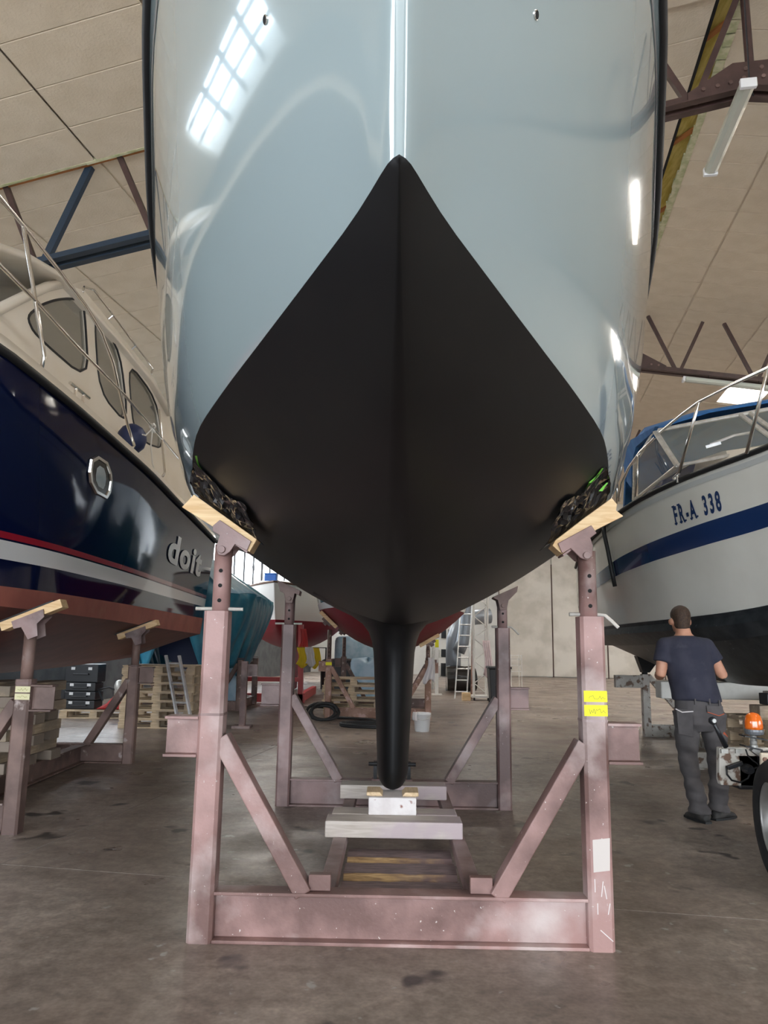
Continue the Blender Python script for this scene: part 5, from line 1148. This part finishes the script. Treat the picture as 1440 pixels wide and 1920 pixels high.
def loc_(b):            # local figure coordinates are used directly under the man's empty
    return b
torso = [(.80, .0, .0, .17, .11), (.90, 0, 0, .178, .12), (1.0, -.02, 0, .165, .112), (1.12, -.04, .0, .168, .112), (1.28, -.07, 0, .19, .12), (1.40, -.085, 0, .20, .118), (1.48, -.09, -.005, .175, .10), (1.53, -.095, -.005, .11, .08), (1.57, -.10, 0, .066, .066), (1.62, -.102, .01, .06, .062)]
ARM_L = [(-.265, 0, 1.455), (-.30, -.015, 1.35), (-.325, -.02, 1.22), (-.295, .10, 1.20), (-.235, .22, 1.22)]
ARM_R = [(.085, 0, 1.455), (.14, -.015, 1.36), (.215, -.015, 1.215), (.205, .10, 1.25), (.165, .21, 1.34)]
RA = [.062, .055, .046, .044, .030]
LEG_L = [(-.105, 0, .86), (-.118, .01, .66), (-.11, .02, .48), (-.09, -.005, .32), (-.055, -.03, .09)]
LEG_R = [(.10, 0, .86), (.128, .02, .66), (.145, .04, .48), (.15, .05, .32), (.14, .06, .09)]
HC = np.array((-.108, .035, 1.695))
def head():
    rg = []
    for z, rx, ry, dy in ((-.115, .035, .045, .035), (-.10, .052, .062, .028), (-.07, .064, .078, .018), (-.035, .070, .088, .008), (0, .075, .095, 0), (.04, .077, .099, -.004), (.075, .070, .092, -.006), (.10, .052, .070, -.006), (.117, .024, .034, -.006)):
        rg.append(ell(HC+np.array((0, dy, z)), rx, ry, 24, 2.1))
    return MB().loft(rg)
parts = [MB().loft([ell((cx_, cy_, z), rx, ry) for z, cx_, cy_, rx, ry in torso]), head(),
         MB().tube(ARM_L, RA, 14), MB().tube(ARM_R, RA, 14), MB().tube([ARM_L[0], (-.16, 0, 1.46)], [.062, .07], 12), MB().tube([ARM_R[0], (-.02, 0, 1.46)], [.062, .07], 12),
         MB().tube(LEG_L, [.095, .085, .062, .06, .045], 16), MB().tube(LEG_R, [.095, .085, .062, .06, .045], 16)]
# ears, nose, chin
for sg in (-1, 1):
    e_ = MB(); e_.lathe([(.004, -.014), (.026, -.010), (.032, 0), (.024, .012), (.004, .014)], HC+np.array((sg*.084, .005, -.022)), 10, ax=(1, -.35*sg, 0)); parts.append(e_)
nz = MB(); nz.loft([ell(HC+np.array((0, .09, z)), w, d_, 10) for z, w, d_ in ((-.035, .012, .012), (-.03, .018, .028), (-.01, .012, .022), (.02, .008, .012))]); parts.append(nz)
body = remeshed('body', parts, .008, 'skin', man, 4)
for sg in (-1, 1):
    ey = MB(); c = HC+np.array((sg*.031, .083, .005)); ey.lathe([(.002, -.008), (.011, -.003), (.012, .003), (.005, .008)], (c[0]+PX, c[1]+PY, c[2]), 10, axis='y'); ey.build('eye', 'white_cloth', man, smooth=True)
mo = HC+np.array((0, .083, -.068)); MB().box((mo[0]+PX, mo[1]+PY, mo[2]), (.042, .012, .009)).build('mouth', mat('lip', (.30, .09, .075), rough=.5), man, bevel=.003)
# hair
rg = MB(); HH = []
for z, rx, ry, dy in ((-.085, .050, .045, -.045), (-.06, .066, .062, -.034), (-.03, .069, .076, -.028), (.0, .077, .092, -.014), (.03, .083, .103, -.003), (.06, .080, .104, -.003), (.09, .067, .09, -.004), (.112, .045, .062, -.004), (.126, .015, .02, -.004)):
    HH.append(ell(HC+np.array((0, dy, z)), rx, ry, 26, 2.1))
rg.loft(HH); hair = remeshed('hair', [rg], .006, 'hair', man, 3)
# shirt with sleeves
def fold(p, amp, k, seed): return (p[0], p[1]+amp*math.sin(k*p[0]+seed+3*p[2]), p[2])
sh_r = []
for z, cx_, cy_, rx, ry in ((1.0, -.015, -.005, .205, .158), (1.06, -.025, -.005, .20, .15), (1.15, -.045, -.005, .198, .145), (1.28, -.07, -.002, .208, .143), (1.40, -.085, -.002, .216, .138), (1.475, -.09, -.005, .195, .118), (1.53, -.095, -.006, .135, .092), (1.555, -.098, -.002, .082, .075)):
    ring = ell((cx_, cy_, z), rx, ry, 40); 
    if z < 1.3: ring = [(x, y+.010*math.sin(38*x+9*z)*(1.35-z)/.35, zz_-.03*(x+.2)*(z < 1.05)-(.015*math.sin(17*x) if z < 1.05 else 0)) for x, y, zz_ in ring]
    sh_r.append(ring)
def ball(c, r): return MB().lathe([(r*math.cos(a)+.0005, r*math.sin(a)) for a in np.linspace(-PI/2, PI/2, 12)], c, 18)
sl = lambda A: MB().tube([A[0], tuple(np.array(A[0])*.55+np.array(A[1])*.45), tuple(np.array(A[1])*.75+np.array(A[2])*.25)], [.080, .080, .080], 18)
shirt = remeshed('t_shirt', [MB().loft(sh_r), sl(ARM_L), sl(ARM_R), ball(ARM_L[0], .083), ball(ARM_R[0], .083), ball((-.215, 0, 1.462), .083), ball((.035, 0, 1.462), .083), ball((-.17, 0, 1.47), .08), ball((-.01, 0, 1.47), .08)], .009, 'shirt_navy', man, 12)
# trousers
def leg(P, seed):
    r2 = random.Random(seed); out = []
    P = [np.array(p) for p in P]; zs = np.linspace(.90, .075, 30)
    fx = pch([p[2] for p in P[::-1]], [p[0] for p in P[::-1]]); fy = pch([p[2] for p in P[::-1]], [p[1] for p in P[::-1]]); fr = pch([.05, .09, .2, .35, .5, .7, .9], [.080, .084, .076, .074, .080, .098, .116])
    for z in zs:
        w = .012*math.sin(z*62+seed)*(1 if z < .3 else .55)+.007*math.sin(z*31)
        ring = ell((fx(z), fy(z)-.005, z), fr(z)+w*.6, fr(z)*1.02+w, 28)
        out.append([(x, y+.006*math.sin(24*x+40*z+seed), zz_+.010*math.sin(9*x*seed+7*y)) for x, y, zz_ in ring])
    return MB().loft(out[::-1])
pel = MB().loft([ell((cx_, cy_, z), rx, ry, 30) for z, cx_, cy_, rx, ry in ((.74, .0, -.0, .12, .10), (.80, .0, -.01, .19, .13), (.88, .0, -.012, .205, .145), (.98, -.012, -.005, .192, .138), (1.06, -.025, 0, .178, .125))])
trs = remeshed('trousers', [pel, leg(LEG_L, 2), leg(LEG_R, 3)], .009, 'trousers_grey', man, 4)
def W3(p): return (p[0]+PX, p[1]+PY, p[2])
def strap(path, w, m, nm): 
    b = MB()
    for a, c in zip(path[:-1], path[1:]): b.beam(W3(a), W3(c), w, .006, up=(0, 1, 0))
    return b.build(nm, m, trs)
MB().prism([W3(p) for p in ((.0, -.163, .965), (.15, -.138, .96), (.15, -.142, .90), (.10, -.160, .885), (.0, -.168, .915))], (0, .012, 0)).build('pocket_flap', 'trousers_grey', trs, bevel=.003)
strap([(0, -.172, .912), (.10, -.164, .882), (.152, -.147, .898)], .006, 'piping_orange', 'pocket_piping')
MB().prism([W3(p) for p in ((-.235, -.10, .93), (-.12, -.155, .93), (-.12, -.16, .70), (-.225, -.10, .72))], (0, .012, 0)).build('holster_pocket', 'trousers_grey', trs, bevel=.004)
strap([(-.24, -.10, .928), (-.20, -.14, .905), (-.115, -.165, .915)], .008, 'white_cloth', 'pocket_piping')
strap([(.165, -.085, .735), (.20, -.06, .70), (.215, -.03, .685)], .018, 'piping_orange', 'pocket_piping')
for a in ((-.09, -.152, .995), (.03, -.158, .998), (.12, -.14, .985)): MB().box(W3(a), (.012, .012, .05)).build('belt_loop', 'trousers_grey', trs)
# shoes
def shoe(c, ang):
    d = np.array((math.sin(ang), math.cos(ang))); n = np.array((d[1], -d[0])); rg = []
    for t, w, h in ((-.105, .022, .06), (-.09, .036, .085), (-.03, .042, .095), (.04, .044, .085), (.10, .050, .062), (.15, .044, .048), (.185, .018, .03)):
        ring = []
        for k in range(16):
            a = 2*PI*k/16; x = w*math.cos(a); z = h*.5+h*.5*math.sin(a); z = max(z, 0.002); ring.append((PX+c[0]+d[0]*t+n[0]*x, PY+c[1]+d[1]*t+n[1]*x, z))
        rg.append(ring)
    o = MB().loft(rg).build('shoe', 'shoe_black', man, smooth=True)
    so = [(PX+c[0]+d[0]*t+n[0]*w, PY+c[1]+d[1]*t+n[1]*w, 0) for t, w in ((-.112, -.03), (-.112, .03), (-.03, .046), (.10, .056), (.17, .04), (.19, 0), (.17, -.04), (.10, -.054), (-.03, -.046))]
    MB().prism(so, (0, 0, .018)).build('sole', 'black_rubber', o)
shoe((-.05, -.02), -.25); shoe((.165, .07), 1.0)
# gloved hands, five fingers each
def hand(wrist, direc, upv, side, nm):
    w = np.array(wrist); d = np.array(direc, float); d /= np.linalg.norm(d); u = np.array(upv, float); u -= d*(u@d); u /= np.linalg.norm(u); s_ = np.cross(d, u)*side
    pr = [MB().tube([w-d*.05, w, w+d*.03, w+d*.09], [.036, .034, .038, .036], 12)]
    for k, (o_, L_) in enumerate(((-.030, .062), (-.010, .075), (.011, .072), (.030, .055))):
        b0 = w+d*.075+s_*o_; pr.append(MB().tube([b0, b0+d*L_*.45-u*.008, b0+d*L_*.75-u*.028, b0+d*L_*.8-u*.05], [.011, .0105, .0095, .008], 8))
    t0 = w+d*.02-s_*.03; pr.append(MB().tube([t0, t0-s_*.028+d*.025-u*.01, t0-s_*.03+d*.06-u*.025], [.013, .012, .009], 8))
    return remeshed(nm, pr, .005, 'glove_teal', man, 2)
hand(ARM_L[-1], (.5, .8, .15), (0, 0, 1), 1, 'glove'); hand(ARM_R[-1], (-.3, .6, .75), (0, -.3, 1), -1, 'glove')
cuff = MB().lathe([(.045, -.02), (.047, .02)], W3((.185, .16, 1.31)), 14, ax=(-.04, .11, .09)); cuff.build('glove_cuff', 'glove_teal', man, smooth=True)

# ------------------------------------------------------------------ yard tractor with beacon
tr_ = thing('yard_tug', 'rusty white yard tug with big black tyre, amber beacon and lever', 'tug', (2.9, 5.2, 0))
WC = np.array((2.405, 5.0, .375)); WA = (.985, -.17, 0); WR = .375
tyre = MB().lathe([(.235, 0.0), (.26, -.012), (.31, -.018), (.345, -.008), (.368, .02), (.375, .06), (.375, .15), (.368, .19), (.345, .215), (.26, .22), (.235, .21)], WC, 48, ax=WA, cap=(False, False)).build('tyre', 'tyre', tr_, smooth=True)
tg = MB()
for k in range(40):
    a = 2*PI*k/40; Rz_ = np.array(Matrix.Rotation(-.17, 3, 'Z')); c = WC+Rz_@np.array((.105, (WR-.003)*math.cos(a), (WR-.003)*math.sin(a))); R = Rz_@np.array(Matrix.Rotation(a, 3, 'X')); tg.box(c, (.15, .012, .026), R@np.array(Matrix.Rotation(.4, 3, 'Y')))
tg.v = [(x, y, max(z, .0005)) for x, y, z in tg.v]; tg.build('tread', 'tyre', tyre)
rim = MB().lathe([(.238, .005), (.242, .012), (.232, .02), (.222, .05), (.205, .08), (.17, .09), (.13, .075), (.10, .07), (.07, .045), (.055, .04), (.02, .04)], WC, 40, ax=WA, cap=(False, True)).build('rim', 'rim_grey', tyre, smooth=True)
for k in range(6):
    a = 2*PI*k/6; MB().lathe([(.013, 0), (.013, -.02)], WC+Rz_@np.array((.072, .095*math.cos(a), .095*math.sin(a))), 6, ax=WA).build('wheel_nut', 'zinc', tyre)
for k in range(4):
    a = 2*PI*k/4+.4; MB().box(WC+Rz_@np.array((.082, .15*math.cos(a), .15*math.sin(a))), (.02, .05, .05), Rz_).build('rim_slot', 'hole_black', tyre)
MB().tube([WC+np.array((.2, 0, 0)), WC+np.array((1.2, 0, 0))], .05, 12).build('axle', 'dark_steel', tr_)
rust = mat('tug_rusty', (.50, .46, .40), (.58, .55, .50), rough=.6, scale=9, col3=(.15, .085, .055), thr3=(.50, .60), scale3=16, bump=.2)
bx0 = Yp(1350, 1420, 5.75)[0]
pl = [Yp(a, b_, 5.75) for a, b_ in ((1349, 1402), (1440, 1402), (1470, 1410), (1470, 1478), (1352, 1472), (1349, 1462))]
plate = MB().prism(pl, (0, .06, 0)).build('end_plate', 'tug_rusty', tr_, bevel=.006)
MB().box((3.05, 5.9, .56), (1.0, .3, .26)).build('counterweight', 'dark_steel', tr_, bevel=.02)
MB().box((3.15, 5.1, .60), (.9, 1.5, .22)).build('chassis', 'dark_steel', tr_, bevel=.02)
cw = [Yp(a, b_, 5.45) for a, b_ in ((1427, 1412), (1480, 1412), (1480, 1448), (1427, 1448))]
cwp = MB().prism(cw, (0, .03, 0)).build('cream_panel', mat('cream_panel', (.66, .60, .47), (.6, .5, .38), rough=.5, scale=14), tr_, bevel=.008)
p = Yp(1434, 1424, 5.45); MB().lathe([(.016, -.012), (.016, .0)], p, 10, axis='y').build('panel_bolt', 'steel_rusty', cwp)
MB().box((2.85, 5.35, .76), (.8, .7, .06)).build('mudguard', 'tug_rusty', tr_, bevel=.02) if 0 else None
for a, b_ in ((1357, 1408), (1384, 1408)): p = Yp(a, b_, 5.74); MB().box(p+np.array((0, -.01, .0)), (.05, .02, .03)).build('catch', 'zinc', plate)
p0, p1 = Yp(1354, 1402, 5.72), Yp(1377, 1403, 5.72); MB().tube([p0, p1], .008, 6).build('hinge_rod', 'zinc', plate)
cb = [Yp(a, b_, 5.70) for a, b_ in ((1362, 1436), (1363, 1452), (1372, 1463), (1388, 1467), (1402, 1460), (1408, 1446), (1416, 1440), (1434, 1436), (1460, 1432))]
MB().tube(cb, .007, 6).build('cable', 'black_rubber', tr_, smooth=True)
cb = [Yp(a, b_, 5.70) for a, b_ in ((1398, 1405), (1402, 1416), (1410, 1425), (1420, 1432), (1424, 1440))]; MB().tube(cb, .006, 6).build('cable', 'black_rubber', tr_, smooth=True)
a_, b2 = Yp(1364, 1440, 5.70), Yp(1392, 1430, 5.70); MB().beam(a_, b2, .03, .03).build('marker_light', 'plastic_dark', tr_, bevel=.005)
p = Yp(1405, 1443, 5.68); MB().lathe([(.025, -.03), (.035, 0), (.035, .06)], p, 14, axis='y').build('socket', 'plastic_dark', tr_)
# lever with knob
l0, l1 = Yp(1361, 1400, 5.68), Yp(1336, 1351, 5.62)
MB().tube([l0, l1], [.02, .013], 10).build('lever', 'plastic_dark', tr_, smooth=True); MB().lathe([(.004, -.03), (.022, -.022), (.032, 0), (.022, .02), (.004, .028)], l1, 14, ax=l1-l0).build('lever_knob', 'plastic_dark', tr_, smooth=True)
p = l1+np.array((0, -.031, 0)); MB().lathe([(.016, 0), (.012, -.004)], p, 12, axis='y').build('knob_badge', 'letter_grey', tr_)
# beacon on a stalk
bs0 = Yp(1408, 1402, 5.6); bc = Yp(1414, 1372, 5.6)
st = MB().lathe([(.028, 0), (.028, .02), (.022, .025), (.026, .05), (.020, .055), (.024, .08), (.02, .09)], (bc[0]-.01, 5.6, bs0[2]), 16).build('beacon_stalk', 'rim_grey', tr_)
zb_ = bs0[2]+.085
be = MB().lathe([(.03, 0), (.062, .01), (.066, .03), (.064, .045), (.02, .046)], (bc[0], 5.6, zb_), 24).build('beacon_base', 'stripe_grey', tr_, smooth=False)
MB().lathe([(.061, .044), (.062, .06), (.060, .10), (.052, .135), (.036, .155), (.012, .163)], (bc[0], 5.6, zb_), 24).build('beacon_lens', 'amber_lens', be, smooth=True)
MB().lathe([(.02, .045), (.03, .06), (.03, .11), (.012, .13)], (bc[0], 5.6, zb_), 14).build('beacon_reflector', 'chrome', be, smooth=True)
MB().prism([(bc[0]-.09, 5.55, zb_-.005), (bc[0]+.07, 5.55, zb_-.03), (bc[0]+.07, 5.55, zb_-.022), (bc[0]-.09, 5.55, zb_+.004)], (0, .1, 0)).build('bracket_blade', 'dark_steel', tr_); MB().prism([(bc[0]-.09, 5.55, zb_-.075), (bc[0]+.03, 5.55, zb_-.10), (bc[0]+.03, 5.55, zb_-.09), (bc[0]-.09, 5.55, zb_-.066)], (0, .1, 0)).build('bracket_blade', 'dark_steel', tr_)
MB().prism([(bc[0]-.035, 5.58, bs0[2]-.02), (bc[0]+.02, 5.58, bs0[2]-.06), (bc[0]+.03, 5.58, bs0[2]+.0), (bc[0]-.01, 5.58, bs0[2]+.01)], (0, .05, 0)).build('stalk_mount', 'rim_grey', tr_)
print('panels', npan, 'objects', len(bpy.data.objects))
